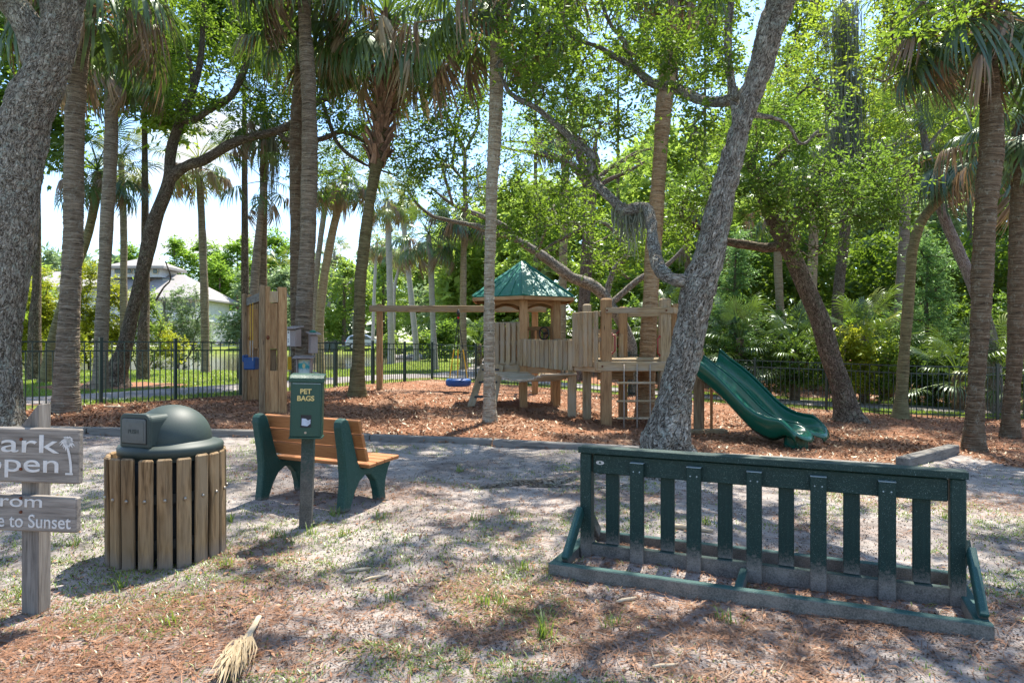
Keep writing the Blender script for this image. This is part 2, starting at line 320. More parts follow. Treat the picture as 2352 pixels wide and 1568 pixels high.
class MB:
    def __init__(s): s.v = []; s.f = []
    def quad_box(s, c, size, m=None):
        x, y, z = [q/2 for q in size]; b = len(s.v)
        for sx, sy, sz in ((-1,-1,-1),(1,-1,-1),(1,1,-1),(-1,1,-1),(-1,-1,1),(1,-1,1),(1,1,1),(-1,1,1)):
            p = Vector((sx*x, sy*y, sz*z)); p = (m @ p) if m is not None else p; s.v.append(tuple(p+Vector(c)))
        s.f += [(b,b+3,b+2,b+1),(b+4,b+5,b+6,b+7),(b,b+1,b+5,b+4),(b+1,b+2,b+6,b+5),(b+2,b+3,b+7,b+6),(b+3,b,b+4,b+7)]; return s
    def tube(s, pts, r, n=8, cap=True):
        pts = [Vector(p) for p in pts]; rs = r if hasattr(r, '__len__') else [r]*len(pts); b = len(s.v)
        t0 = (pts[1]-pts[0]).normalized(); u = t0.orthogonal().normalized()
        for i, p in enumerate(pts):
            t = (pts[min(i+1, len(pts)-1)]-pts[max(i-1, 0)]).normalized(); u = (u-t*u.dot(t)).normalized(); w = t.cross(u)
            for k in range(n):
                a = 2*math.pi*k/n; s.v.append(tuple(p+(u*math.cos(a)+w*math.sin(a))*rs[i]))
        for i in range(len(pts)-1):
            for k in range(n):
                k2 = (k+1) % n; s.f.append((b+i*n+k, b+i*n+k2, b+(i+1)*n+k2, b+(i+1)*n+k))
        if cap: s.f.append(tuple(b+k for k in range(n))[::-1]); e = b+(len(pts)-1)*n; s.f.append(tuple(e+k for k in range(n)))
        return s
    def prism(s, outline, axis, a0, a1):                # outline in the plane across `axis`
        b = len(s.v); n = len(outline)
        for a in (a0, a1):
            for p, q in outline:
                s.v.append({'x': (a, p, q), 'y': (p, a, q), 'z': (p, q, a)}[axis])
        s.f.append(tuple(b+i for i in range(n))[::-1]); s.f.append(tuple(b+n+i for i in range(n)))
        for i in range(n): j = (i+1) % n; s.f.append((b+i, b+j, b+n+j, b+n+i))
        return s
    def lathe(s, prof, n=48, c=(0,0,0)):
        b = len(s.v)
        for r, z in prof:
            for k in range(n): a = 2*math.pi*k/n; s.v.append((c[0]+r*math.cos(a), c[1]+r*math.sin(a), c[2]+z))
        for i in range(len(prof)-1):
            for k in range(n): k2 = (k+1) % n; s.f.append((b+i*n+k, b+i*n+k2, b+(i+1)*n+k2, b+(i+1)*n+k))
        return s
    def sphere(s, c, r, n=10, sc=(1,1,1)):
        b = len(s.v); m = n//2
        for i in range(m+1):
            th = math.pi*i/m
            for k in range(n): a = 2*math.pi*k/n; s.v.append((c[0]+sc[0]*r*math.sin(th)*math.cos(a), c[1]+sc[1]*r*math.sin(th)*math.sin(a), c[2]+sc[2]*r*math.cos(th)))
        for i in range(m):
            for k in range(n): k2 = (k+1) % n; s.f.append((b+i*n+k, b+(i+1)*n+k, b+(i+1)*n+k2, b+i*n+k2))
        return s
    def mesh(s, name, smooth=False):
        me = bpy.data.meshes.new(name); me.from_pydata(s.v, [], s.f)
        bm = bmesh.new(); bm.from_mesh(me); bmesh.ops.recalc_face_normals(bm, faces=bm.faces); bm.to_mesh(me); bm.free()
        if smooth: me.polygons.foreach_set('use_smooth', [True]*len(me.polygons))
        return me
    def put(s, name, mt, parent=None, kind=None, bev=0, smooth=False, seg=2, mat4=None):
        return put(name, s.mesh(name, smooth), mt, parent, mat4, kind, bev, seg)
BOXC = {}
def board(name, p0, p1, w, t, mt, parent=None, up=(0,0,1), bev=.004, ext=0.0):
    """a straight piece of lumber from p0 to p1; w across (along `up`), t thick; thing-local points"""
    p0 = Vector(p0); p1 = Vector(p1); X = (p1-p0); Ln = X.length; X.normalize(); up = Vector(up)
    Z = (up-X*up.dot(X)); Z = Z.normalized() if Z.length > 1e-4 else X.orthogonal().normalized(); Y = Z.cross(X)
    key = (round(Ln, 4), round(w, 4), round(t, 4), mt, bev)
    me = BOXC.get(key)
    if me is None:
        me = MB().quad_box((0,0,0), (Ln, t, w)).mesh(name); me.materials.append(M[mt]); BOXC[key] = me
    m4 = Matrix((X, Y, Z)).transposed().to_4x4(); m4.translation = (p0+p1)/2
    return put(name, me, None, parent, m4, None, bev, 1)
# ---------------------------------------------------------------- limbs and trunks
def smooth_path(P, Rr, step):
    P = np.asarray(P, float); Rr = np.asarray(Rr, float); n = len(P)
    if n < 3: 
        m = max(2, int(np.linalg.norm(P[-1]-P[0])/step)); t = np.linspace(0, 1, m)[:, None]; return P[0]*(1-t)+P[-1]*t, np.interp(t[:, 0], [0, 1], Rr[[0, -1]])
    Q = np.vstack([2*P[0]-P[1], P, 2*P[-1]-P[-2]]); RQ = np.concatenate([[Rr[0]], Rr, [Rr[-1]]]); out = []; ro = []
    for i in range(n-1):
        a, b, c, d = Q[i:i+4]; m = max(1, int(np.linalg.norm(c-b)/step)); t = np.arange(m)/m
        T = t[:, None]; out.append(.5*((2*b)+(-a+c)*T+(2*a-5*b+4*c-d)*T**2+(-a+3*b-3*c+d)*T**3)); ts = t*t*(3-2*t); ro.append(RQ[i+1]*(1-ts)+RQ[i+2]*ts)
    out.append(P[-1:]); ro.append(Rr[-1:]); return np.vstack(out), np.concatenate(ro)
def trunk_mesh(name, P, Rr, sides=20, step=.1, lump=.0, lf=2.0, rough=0., rf=14., ring=0., flare=0., seed=0, open_end=False):
    C, r = smooth_path(P, Rr, step); n = len(C)
    T = np.gradient(C, axis=0); T /= np.linalg.norm(T, axis=1)[:, None]+1e-9
    s = np.concatenate([[0], np.cumsum(np.linalg.norm(np.diff(C, axis=0), axis=1))])
    u = np.cross(T[0], [0, 1, 0.01]); u /= np.linalg.norm(u); U = np.zeros_like(C)
    for i in range(n): u = u-T[i]*u.dot(T[i]); u /= np.linalg.norm(u); U[i] = u
    Wv = np.cross(T, U); a = np.arange(sides)*2*np.pi/sides; ca, sa = np.cos(a), np.sin(a)
    D = U[:, None]*ca[None, :, None]+Wv[:, None]*sa[None, :, None]
    rr = np.repeat(r[:, None], sides, 1)
    P0 = C[:, None]+D*rr[..., None]
    if lump: rr = rr*(1+lump*(2*vn3(P0[..., 0]*lf, P0[..., 1]*lf, P0[..., 2]*lf*.6, seed)-1)+lump*.5*(2*vn3(P0[..., 0]*lf*2.7, P0[..., 1]*lf*2.7, P0[..., 2]*lf*1.8, seed+1)-1))
    if rough:
        q = np.abs(2*vn3(P0[..., 0]*rf, P0[..., 1]*rf, P0[..., 2]*rf*.38, seed+2)-1); q2 = np.abs(2*vn3(P0[..., 0]*rf*2.1, P0[..., 1]*rf*2.1, P0[..., 2]*rf*1.0, seed+3)-1)
        rr = rr+rough*(np.minimum(q*2.2, 1)+.45*np.minimum(q2*2, 1)-.8)
    if ring:
        w = s[:, None]/.034+1.3*vn2(ca[None]*1.5+s[:, None]*2, sa[None]*1.5, seed)+.8*vn2(s[:, None]*7+0*ca[None], 0*ca[None], seed+4)
        rr = rr+ring*((w % 1.0)-.5)+ring*.8*(vn2(s[:, None]*25, a[None]*1.6, seed+5)-.5)
    if flare:
        k = np.exp(-s/(.35*flare+.12))[:, None]; rr = rr*(1+k*(.35+.35*flare*np.abs(np.sin(a*2.5+seed))[None]))
    V = (C[:, None]+D*rr[..., None]).reshape(-1, 3)
    i = np.arange(n-1)[:, None]*sides; k = np.arange(sides)[None]; k2 = (k+1) % sides
    F = np.stack([i+k, i+k2, i+sides+k2, i+sides+k], -1).reshape(-1, 4)
    R0 = float(np.mean(r)); uu = np.arange(sides+1)*2*np.pi*R0/sides
    ul = np.broadcast_to(uu[:-1][None], (n-1, sides)); ur = np.broadcast_to(uu[1:][None], (n-1, sides)); v0 = np.broadcast_to(s[:-1, None], (n-1, sides)); v1 = np.broadcast_to(s[1:, None], (n-1, sides))
    UV = np.stack([np.stack([ul, v0], -1), np.stack([ur, v0], -1), np.stack([ur, v1], -1), np.stack([ul, v1], -1)], 2).reshape(-1, 2)
    top = len(V); V = np.vstack([V, C[-1:]+T[-1:]*r[-1]*.3]); e = (n-1)*sides
    F2 = [tuple(f) for f in F.tolist()]
    Ft = np.array([(e+j, e+(j+1) % sides, top, top) for j in range(sides)])
    # end cap as triangles expressed through a second array
    me = None
    loops = [*F2, *[(e+j, e+(j+1) % sides, top) for j in range(sides)]]
    UV = np.vstack([UV, np.tile(UV[-1:], (sides*3, 1))])
    me = np_mesh(name, V, loops, uv=UV, smooth=True)
    return me
def path_world(pts, d0=None):
    """pts: (px, py, width_px[, depth]) in photograph units -> world points and radii at the given distances"""
    P = []; Rr = []
    for p in pts:
        d = p[3] if len(p) > 3 else d0
        P.append(W(p[0], p[1], d)); Rr.append(p[2]/2/1568*d)
    return P, Rr
def leaf_quads(C, size, wid, up=.35, rs=None, fold=0.0):
    n = len(C); r = rs or rng
    A = r.normal(size=(n, 3)); A /= np.linalg.norm(A, axis=1)[:, None]
    N = r.normal(size=(n, 3)); N[:, 2] += up*2; N -= A*np.sum(N*A, 1)[:, None]; N /= np.linalg.norm(N, axis=1)[:, None]+1e-9
    B = np.cross(N, A); s = size*(.65+.7*r.random(n))[:, None]; w = wid*(.7+.6*r.random(n))[:, None]
    V = np.stack([C-A*s*.5, C+B*w*.5-A*s*.05, C+A*s*.5, C-B*w*.5-A*s*.05], 1).reshape(-1, 3)
    F = np.arange(4*n).reshape(n, 4); return V, F
def clumps_in(blobs, seed=1):
    """blobs: (centre Vector, (rx, ry, rz), count) -> clump centres"""
    r = np.random.default_rng(seed); out = []
    for c, rad, n in blobs:
        p = r.normal(size=(n, 3)); p /= np.linalg.norm(p, axis=1)[:, None]; p *= (r.random(n)**.42)[:, None]
        out.append(np.array(c)[None]+p*np.array(rad)[None])
    return np.vstack(out)
def foliage_mesh(name, C, rc, per, size, wid, seed=1, flat=.7, up=.35, shape='ball'):
    """clumps of leaves set along short sprigs, the way they sit on twigs"""
    r = np.random.default_rng(seed); n = len(C); S = max(5, per//9); K = max(4, per//S)
    D = r.normal(size=(n*S, 3)); D[:, 2] = D[:, 2]*flat+.12; D /= np.linalg.norm(D, axis=1)[:, None]
    k = rc*(.6+.8*r.random(n)); Ls = np.repeat(k, S)*(.55+.75*r.random(n*S)); C0 = np.repeat(C, S, 0)+r.normal(size=(n*S, 3))*(np.repeat(k, S)*.22)[:, None]
    t = np.tile((np.arange(K)+.6)/K, n*S)*(.9+.2*r.random(n*S*K)); Dk = np.repeat(D, K, 0)
    Sd = np.cross(Dk, [0, 0, 1.]+r.normal(size=Dk.shape)*.35); Sd /= np.linalg.norm(Sd, axis=1)[:, None]+1e-9; sg = np.tile(np.where(np.arange(K) % 2, 1., -1.), n*S)
    A = Dk*.75+Sd*sg[:, None]*.8+r.normal(size=Dk.shape)*.28; A[:, 2] -= .15; A /= np.linalg.norm(A, axis=1)[:, None]
    N = r.normal(size=A.shape)*.55; N[:, 2] += up*2+.3; N -= A*np.sum(N*A, 1)[:, None]; N /= np.linalg.norm(N, axis=1)[:, None]+1e-9; Bv = np.cross(N, A)
    P = np.repeat(C0, K, 0)+Dk*(np.repeat(Ls, K)*t)[:, None]; m = len(P); s = size*(np.repeat(.75+.5*r.random(n), S*K)*(.55+.9*r.random(m)))[:, None]; w = wid*(.6+.8*r.random(m))[:, None]; P = P+A*s*.5
    V = np.stack([P-A*s*.5, P+Bv*w*.5-A*s*.05, P+A*s*.5, P-Bv*w*.5-A*s*.05], 1).reshape(-1, 3); F = np.arange(4*m).reshape(m, 4)
    tn = np.clip(np.repeat(r.random(n), S*K)*.45+np.repeat(r.random(n*S), K)*.3+r.random(m)*.35-.05, 0, 1)
    return np_mesh(name, V, F, tint=tn)
def branch_mesh(name, nodes, C, tip=.008, sides=4, seed=0, maxr=.09, sag=.0):
    """twigs that grow from the limb nodes to every clump of leaves (pipe model)"""
    r = np.random.default_rng(seed); P = [tuple(p) for p in nodes]; par = [-1]*len(P); C = np.array(C)
    base = np.array(P); d = np.min(np.linalg.norm(C[:, None]-base[None, ::max(1, len(base)//60)], axis=2), axis=1); order = np.argsort(d)
    arr = np.zeros((len(P)+len(C)*3, 3)); arr[:len(P)] = base; n = len(P); dist0 = np.zeros(len(arr)); 
    segs = []
    for i in order:
        c = C[i]; cost = np.linalg.norm(arr[:n]-c, axis=1)+dist0[:n]*.35; j = int(np.argmin(cost)); a = arr[j]; L_ = np.linalg.norm(c-a)
        prev = j
        for f in (.36, .7, 1.0):
            q = a+(c-a)*f+(r.normal(size=3)*L_*.09 if f < 1 else 0); q[2] += L_*.06*math.sin(f*3.14)
            arr[n] = q; dist0[n] = dist0[prev]+L_/3; segs.append((prev, n)); prev = n; n += 1
    cnt = np.zeros(n); 
    for a, b in reversed(segs): cnt[b] = max(cnt[b], 1); cnt[a] += cnt[b] if a >= len(P) else 0
    V = []; F = []
    A = np.array([arr[a] for a, b in segs]); B = np.array([arr[b] for a, b in segs])
    rb = np.minimum(tip*np.array([cnt[b] for a, b in segs])**.45, maxr); ra = np.minimum(tip*np.array([(cnt[a] if a >= len(P) else cnt[b]*1.25) for a, b in segs])**.45, maxr)
    T = B-A; T /= np.linalg.norm(T, axis=1)[:, None]+1e-9; U = np.cross(T, [0.3, 0.2, 1.]); U /= np.linalg.norm(U, axis=1)[:, None]+1e-9; Wd = np.cross(T, U)
    m = len(segs); ang = np.arange(sides)*2*np.pi/sides
    D = U[:, None]*np.cos(ang)[None, :, None]+Wd[:, None]*np.sin(ang)[None, :, None]
    V = np.concatenate([A[:, None]+D*ra[:, None, None], (B+T*.01)[:, None]+D*rb[:, None, None]], 1).reshape(-1, 3)
    k = np.arange(sides); k2 = (k+1) % sides; f = np.stack([k, k2, sides+k2, sides+k], -1)[None]+np.arange(m)[:, None, None]*2*sides
    F = f.reshape(-1, 4); uv = np.zeros((len(F)*4, 2)); vv = V[F.ravel()]; uv[:, 0] = vv[:, 0]+vv[:, 1]; uv[:, 1] = vv[:, 2]
    return np_mesh(name, V, F, uv=uv, smooth=True)
# ---------------------------------------------------------------- palms
def frond_mesh(name, mt, seed, n=34, pet=1.0, fan=.78, droop=.5, span=138, fold=.25, wid=.036, ragged=.15, segs=4):
    r = random.Random(seed); V = []; F = []; tint = []
    st = [(0,0,0)]; k = 6
    def costa(t): return Vector((pet*t+.30*max(0, t-1), 0, .16*pet*t-.22*pet*t*t-.30*max(0, t-1)**1.0))
    ts = [0, .25, .5, .75, 1.0, 1.5]; 
    for i, t in enumerate(ts):
        p = costa(t) if t <= 1 else costa(1)+Vector((.32, 0, -.09))
        w = .022*(1-.6*i/5)+.004; V += [(p.x, -w, p.z), (p.x, 0, p.z-w*.9), (p.x, w, p.z)]
        if i: b = len(V)-6; F += [(b, b+1, b+4, b+3), (b+1, b+2, b+5, b+4)]; tint += [.7, .7]
    hub = costa(1)
    for i in range(n):
        a = R_(-span+2*span*(i+.5)/n); c, s = math.cos(a), math.sin(a)
        h = hub+Vector((.30*max(0, c)*(1-abs(s)*.4), .02*s, -.09*max(0, c)))
        ln = fan*(.82+.18*c)*(1-ragged*r.random()); dr = droop*(.7+.6*r.random()); d = Vector((c, s, 0)); nrm = Vector((-s, c, 0))
        prev = None; tt = [0, .3, .6, .82, 1.0][:segs+1] if segs == 4 else [0, .45, 1.0]
        ws = [.10, .8, 1.0, .55, 0.] if segs == 4 else [.15, 1.0, 0.]; tn = r.random()*.5+.25
        for q, (t, wq) in enumerate(zip(tt, ws)):
            z = fold*abs(s)*ln*t*(1-.3*t)-dr*ln*(t**2.6); xy = 1-.42*dr*(t**3)
            p = h+d*(ln*t*xy)+Vector((0, 0, z)); w = wid*wq*(ln/fan)*.5
            if wq == 0: V.append(tuple(p)); F.append((prev[0], prev[1], len(V)-1)); tint.append(tn)
            else:
                V += [tuple(p-nrm*w+Vector((0,0,w*.35))), tuple(p+nrm*w)]; cur = (len(V)-2, len(V)-1)
                if prev: F.append((prev[0], prev[1], cur[1], cur[0])); tint.append(tn)
                prev = cur
    me = np_mesh(name, V, F, tint=np.array(tint)); me.materials.append(M[mt]); return me
def hang_mesh(name, mt, seed, n=28, pet=.85, fan=.9, span=115, out=.6, grav=.85, wid=.036, ragged=.3, spread=1.0):
    """an old frond: the stalk leans out and the leaf blades hang down by their own weight"""
    r = random.Random(seed); V = []; F = []; tint = []
    for i, t in enumerate((0, .3, .6, .85, 1.0)):
        p = Vector((pet*t, 0, .10*t-.20*t*t)); w = .02*(1-.5*t)+.003; V += [(p.x, -w, p.z), (p.x, 0, p.z-w), (p.x, w, p.z)]
        if i: b = len(V)-6; F += [(b, b+1, b+4, b+3), (b+1, b+2, b+5, b+4)]; tint += [.7, .7]
    hub = Vector((pet, 0, -.10))
    for i in range(n):
        a = R_(-span+2*span*(i+.5)/n)+r.uniform(-.08, .08); c, s = math.cos(a), math.sin(a)*spread; h = hub+Vector((.22*max(0, c), .03*s, -.06*max(0, c)))
        ln = fan*(.80+.2*c)*(1-ragged*r.random()); gv = grav*(.8+.35*r.random()); d = Vector((c, s, 0)); nrm = Vector((-s, c, 0)); nrm.normalize(); prev = None; tn = r.random()*.6+.2; kx = r.uniform(-.06, .06)
        for t, wq in zip((0, .25, .5, .78, 1.0), (.15, .9, 1.0, .6, 0.)):
            p = h+d*(ln*out*(t-.42*t*t))+Vector((kx*t*t, kx*t, -ln*gv*(t**1.55))); w = wid*wq*.5
            if wq == 0: V.append(tuple(p)); F.append((prev[0], prev[1], len(V)-1)); tint.append(tn)
            else:
                V += [tuple(p-nrm*w), tuple(p+nrm*w+Vector((0,0,-w*.3)))]; cur = (len(V)-2, len(V)-1)
                if prev: F.append((prev[0], prev[1], cur[1], cur[0])); tint.append(tn)
                prev = cur
    me = np_mesh(name, V, F, tint=np.array(tint)); me.materials.append(M[mt]); return me
FR = {}; FRL = {}
for key, mt, dr in (('green', 'palm_green', .55), ('deep', 'palm_deep', .5), ('yellow', 'palm_yellow', .7)):
    FR[key] = [frond_mesh('frond', mt, 10*i+3, droop=dr) for i in range(4)]; FR[key+'_h'] = [hang_mesh('frond', mt, 11*i+2, out=.95, grav=.62, fan=1.0, wid=.04, ragged=.12) for i in range(4)]
    if key != 'deep': FRL[key] = [frond_mesh('frond', mt, 7*i+3, segs=2, n=20, wid=.07, droop=dr) for i in range(3)]; FRL[key+'_h'] = [hang_mesh('frond', mt, 5*i+2, n=16, wid=.07, out=.95, grav=.62, fan=1.0) for i in range(3)]
for key, mt in (('dead', 'palm_dead'), ('deadp', 'palm_dead_pale')): FR[key] = [hang_mesh('frond', mt, 13*i+1, n=26, pet=.6+.15*i, out=.42, grav=1.0, fan=.85, wid=.032, ragged=.5, spread=.8) for i in range(4)]
FRL['dead'] = [hang_mesh('frond', 'palm_dead_pale', 13*i+1, n=16, pet=.55, out=.4, grav=1.0, fan=.85, wid=.06, ragged=.4, spread=.8) for i in range(3)]
def boot_mesh():
    m = MB(); pts = [(-.05,0,0),(.05,0,0),(.035,.02,.16),(.045,.11,.30),(-.045,.11,.30),(-.035,.02,.16)]
    V = [(-.055,0,0),(.055,0,0),(.04,.03,.15),(.03,.11,.30),(-.03,.11,.30),(-.04,.03,.15), (-.05,.03,0),(.05,.03,0),(.034,.055,.15),(.022,.13,.29),(-.022,.13,.29),(-.034,.055,.15)]
    m.v = V; m.f = [(0,1,2,5),(5,2,3,4),(6,11,8,7),(11,10,9,8),(0,5,11,6),(5,4,10,11),(1,7,8,2),(2,8,9,3),(3,9,10,4),(0,6,7,1)]
    return m.mesh('leaf_base')
BOOT = boot_mesh(); BOOT.materials.append(M['warm_play_wood'])
n_ = NT('leaf_base_fibre'); cc = n_.noise(n_.coord('Object', (40, 40, 4), rnd=10.), 1.0, 4)
M['leaf_base_fibre'] = n_.done(n_.bsdf(hsvmul(n_, n_.ramp(cc, [(.3, (.09,.05,.032)), (.6, (.30,.19,.13)), (.75, (.42,.30,.21))]), n_.mapr(n_.rand(), 0, 1, .6, 1.25)), .9, n_.bump(cc, .6, .006), .15))
BOOT.materials[0] = M['leaf_base_fibre']
def palm(label, base, path, crown, nf, nd=6, kinds=('green',), deadkind='dead', bm='palm_bark', size=1.0, near=False, group='cabbage palms around the playground', boots=0, boot_len=.9, seed=0, name='palm_tree', elev=(72, -58), low=False, flare=.35):
    """base: (px,py) on the ground; path: (px,py,width) from the base up; crown: (px,py)"""
    r = random.Random(seed*13+5); b = G(*base); d = b.y; rt = root(name, label, 'palm tree', b, 0, group)
    pts = [(base[0], base[1], path[0][2])]+[p for p in path[1:]] if path[0][:2] == base else path
    P, Rr = path_world(pts, d); Rr = [q*.90 for q in Rr]; P[0] = b+Vector((0, 0, -.12)); top = W(crown[0], crown[1], d)
    P.append(top); Rr.append(Rr[-1]*.9)
    Pl = [p-b for p in P]
    me = trunk_mesh('trunk', [tuple(p) for p in Pl], Rr, 36 if near else 14, .011 if near else .12, .09, 3., ring=(.016 if near else 0.), flare=flare, seed=seed)
    put('trunk', me, bm, rt)
    tl = top-b; kit = FRL if low else FR
    for i in range(nf+nd):
        dead = i >= nf; az = i*2.39996+r.random()*.5
        if dead: el = -38+46*r.random(); kd = ('dead' if low else deadkind)
        else: f = (i+.5)/nf; el = elev[0]+(elev[1]-elev[0])*f**.9+r.uniform(-9, 9); kd = kinds[int(r.random()*len(kinds))]+('_h' if el < 5 else ''); el = max(el, -32+r.uniform(-8, 8))
        sz = size*(.85+.3*r.random())
        m4 = Matrix.Translation(tl+Vector((0, 0, -(.1+.45*r.random())*size if dead else .1*size*(1-i/nf)))) @ Matrix.Rotation(az, 4, 'Z') @ Matrix.Rotation(-R_(el), 4, 'Y') @ Matrix.Rotation(r.uniform(-.35, .35), 4, 'X') @ Matrix.Scale(sz, 4)
        put('frond', r.choice(kit[kd]), None, rt, m4)
    if boots:
        rad = Rr[-1]*1.02; ax = (Pl[-1]-Pl[-2]).normalized() if boot_len < (Pl[-1]-Pl[-2]).length else (Pl[-1]-Pl[-2]).normalized()
        C, rr_ = smooth_path(Pl, Rr, .05); L_ = np.linalg.norm(np.diff(C, axis=0), axis=1)[::-1].cumsum()
        for i in range(boots):
            f = i/boots; az = i*2.39996; k = int(np.searchsorted(L_, boot_len*f)); k = min(k, len(C)-2); c = C[len(C)-2-k]
            s_ = (1.0+.35*r.random())*(1.2 if boots > 90 else 1)
            m4 = Matrix.Translation(Vector(c)+Vector((math.cos(az)*rad*.88, math.sin(az)*rad*.88, -.1))) @ Matrix.Rotation(az-math.pi/2, 4, 'Z') @ Matrix.Rotation(r.uniform(-.25, .1), 4, 'X') @ Matrix.Rotation(r.uniform(-.5, .5), 4, 'Y') @ Matrix.Scale(s_, 4)
            put('leaf_base', BOOT, None, rt, m4)
    return rt
# ================================================================ SETTING: ground, pond, path, road
FENCE_L = [(-10.9, 6.6), (-10.3, 8.4), (-9.6, 10.1), (-8.75, 11.8), (-7.95, 12.85-.0+.35), (-7.05, 14.3), (-6.25, 15.7), (-5.55, 17.2), (-4.85, 18.75), (-4.15, 20.35), (-3.45, 21.95), (-2.75, 23.5)]
FENCE_R = [(-2.75, 23.5), (-1.2, 22.6), (.35, 21.75), (1.9, 20.95), (3.45, 20.15), (5.0, 19.35), (6.6, 18.55), (8.15, 17.7), (9.35, 16.15), (11.2, 15.75), (13.05, 15.4), (14.9, 15.1)]
EDGE = [(-300,985),(110,996),(580,1004),(840,1006),(1130,1022),(1400,1036),(1750,1054),(2072,1072),(2190,1042),(2420,1092),(3000,1110)]
EDGEW = np.array([(G(*p).x, G(*p).y) for p in EDGE]); EDGEW = np.vstack([[-40, EDGEW[0, 1]], EDGEW, [60, EDGEW[-1, 1]-.4]])
ys = [-9, -5, -2, 0, 1.0, 1.7]; y = 2.2
while y < 520: ys.append(y); y += max(.022, y*.0105 if y < 30 else y*.02)
ys = np.array(ys); t = np.linspace(-1, 1, 251); t = np.concatenate([[-4, -2.6, -1.8, -1.35, -1.15], t, [1.15, 1.35, 1.8, 2.6, 4]])
GX = t[None]*(np.maximum(ys, 1.5)[:, None]*.86+1.6); GY = np.repeat(ys[:, None], len(t), 1)
GZ = g(GX, GY)+micro(GX, GY)
def line_sd(poly, x, y):
    d = np.full(np.shape(x), 1e9)
    for (ax, ay), (bx, by) in zip(poly[:-1], poly[1:]):
        ex, ey = bx-ax, by-ay; tt = np.clip(((x-ax)*ex+(y-ay)*ey)/(ex*ex+ey*ey), 0, 1); d = np.minimum(d, np.hypot(x-ax-tt*ex, y-ay-tt*ey))
    return d
def offset(poly, k):
    out = []
    for i in range(len(poly)):
        a = Vector(poly[max(i-1, 0)]); b = Vector(poly[min(i+1, len(poly)-1)]); q = (b-a).normalized(); nrm = Vector((-q.y, q.x)); out.append((poly[i][0]+nrm.x*k, poly[i][1]+nrm.y*k))
    return out
FL = FENCE_L+FENCE_R[1:]
PATH = [(-13.6, 5.0), (-12.6, 8.6), (-11.3, 11.2), (-9.9, 13.3), (-8.6, 15.3), (-7.4, 17.7), (-6.2, 20.3), (-5.0, 23.0), (-3.2, 25.6), (-.6, 25.3), (1.6, 23.6), (4.0, 22.0), (6.5, 20.7), (9.0, 19.3), (11.5, 18.0), (15, 17.2), (20, 16.6)]
bx_ = np.interp(GX, EDGEW[:, 0], EDGEW[:, 1])
wob = (fbm2(GX*2.2, GY*2.2, 3, 31)-.5)
mul = sstep(-.12, .12, GY-bx_+wob*.25)
fy_l = np.interp(GX, [p[0] for p in FL], [p[1] for p in FL])
inside = (GY < fy_l) & (GX > -10.9)
dpth = line_sd(PATH, GX, GY); outs = sstep(-.15, .25, GY-fy_l+wob*.3); outs = np.where(GX < -10.6, sstep(10, 11.5, -GX*1.0), outs)
leftish = sstep(3.0, -1.5, GX-(-.3)-(GY-24)*.12)
sdp = poly_sd(POND, GX, GY)
lawn = outs*leftish*sstep(.9, 1.2, dpth)
G1 = G(262, 886); oakmulch = sstep(1.9, 1.2, np.hypot((GX-G1.x)*.8, (GY-G1.y))+wob*1.2); nearm = sstep(-9.2, -10.4, GX-(GY-13)*-.35)*sstep(17, 14, GY)
lawn = lawn*(1-oakmulch)
strip = outs*(1-leftish)*sstep(.9, 1.15, dpth)*sstep(2.15, 1.75, dpth+wob*.8)
grass = np.clip(lawn+strip, 0, 1)
patch = fbm2(GX*.9+3, GY*.9, 4, 77); 
mulchA = np.clip(mul*(1-grass), 0, 1)
weed = sstep(.52, .66, patch)*(1-mul)
LITB = np.exp(-(((GX-.75)/1.0)**2+((GY-3.6)/.55)**2))+np.exp(-(((GX+2.0)/1.1)**2+((GY-3.3)/.5)**2))*.9+np.exp(-(((GX+.3)/1.2)**2+((GY-5.9)/.8)**2))*.5
litA = np.clip(LITB*.8+sstep(.5, .7, fbm2(GX*1.1, GY*1.1, 4, 12))*.6, 0, 1)*(1-mul)
n = NT('ground_soil'); v = n.coord('Object'); n1 = n.noise(v, .9, 6, .6); n2 = n.noise(v, 5.5, 6, .7); n3 = n.noise(v, 45, 5, .7); n4 = n.noise(v, 160, 3, .6); pits = n.voro(v, 26)
sand = n.mix(n.mapr(n.math('ADD', n.math('MULTIPLY', n1, .6), n.math('MULTIPLY', n2, .5)), .46, .66), (.41,.37,.335), (.19,.168,.15))
sand = n.mix(n.mapr(n2, .56, .72, 0, .8), sand, (.10,.09,.085)); sand = n.mix(n.mapr(n3, .3, .7, .25, 0), sand, (.10,.085,.08))
sand = n.mix(n.mapr(pits, .22, .08, 0, .55), sand, (.12,.105,.10)); sand = n.mix(n.math('MULTIPLY', n.attr('litter'), n.mapr(n3, .35, .6, .05, .42)), sand, n.mix(n4, (.26,.13,.085), (.40,.24,.17)))
ml = n.mix(n.mapr(n3, .35, .65), (.11,.045,.028), (.30,.145,.08)); ml = n.mix(n.mapr(n1, .4, .65, 0, .6), ml, (.23,.09,.05)); ml = n.mix(n.mapr(n.noise(v, .55, 4), .52, .66, 0, .7), ml, (.27,.20,.15)); ml = n.mix(n.mapr(n4, .4, .6, 0, .5), ml, (.38,.22,.13))
gr = n.mix(n.mapr(n3, .3, .7), (.075,.12,.02), (.17,.22,.035)); gr = n.mix(n.mapr(n1, .45, .65, 0, .45), gr, (.27,.24,.08))
c = n.mix(n.mapr(n.math('ADD', n.attr('mulch'), n.math('MULTIPLY', n.math('SUBTRACT', n3, .5), .5)), .35, .65), sand, ml)
c = n.mix(n.mapr(n.math('ADD', n.attr('grass'), n.math('MULTIPLY', n.math('SUBTRACT', n3, .5), .6)), .35, .65), c, gr)
hh = n.math('ADD', n.math('ADD', n.math('MULTIPLY', n3, .5), n.math('MULTIPLY', n4, .25)), n.math('MULTIPLY', n.mapr(pits, 0, .25), .35))
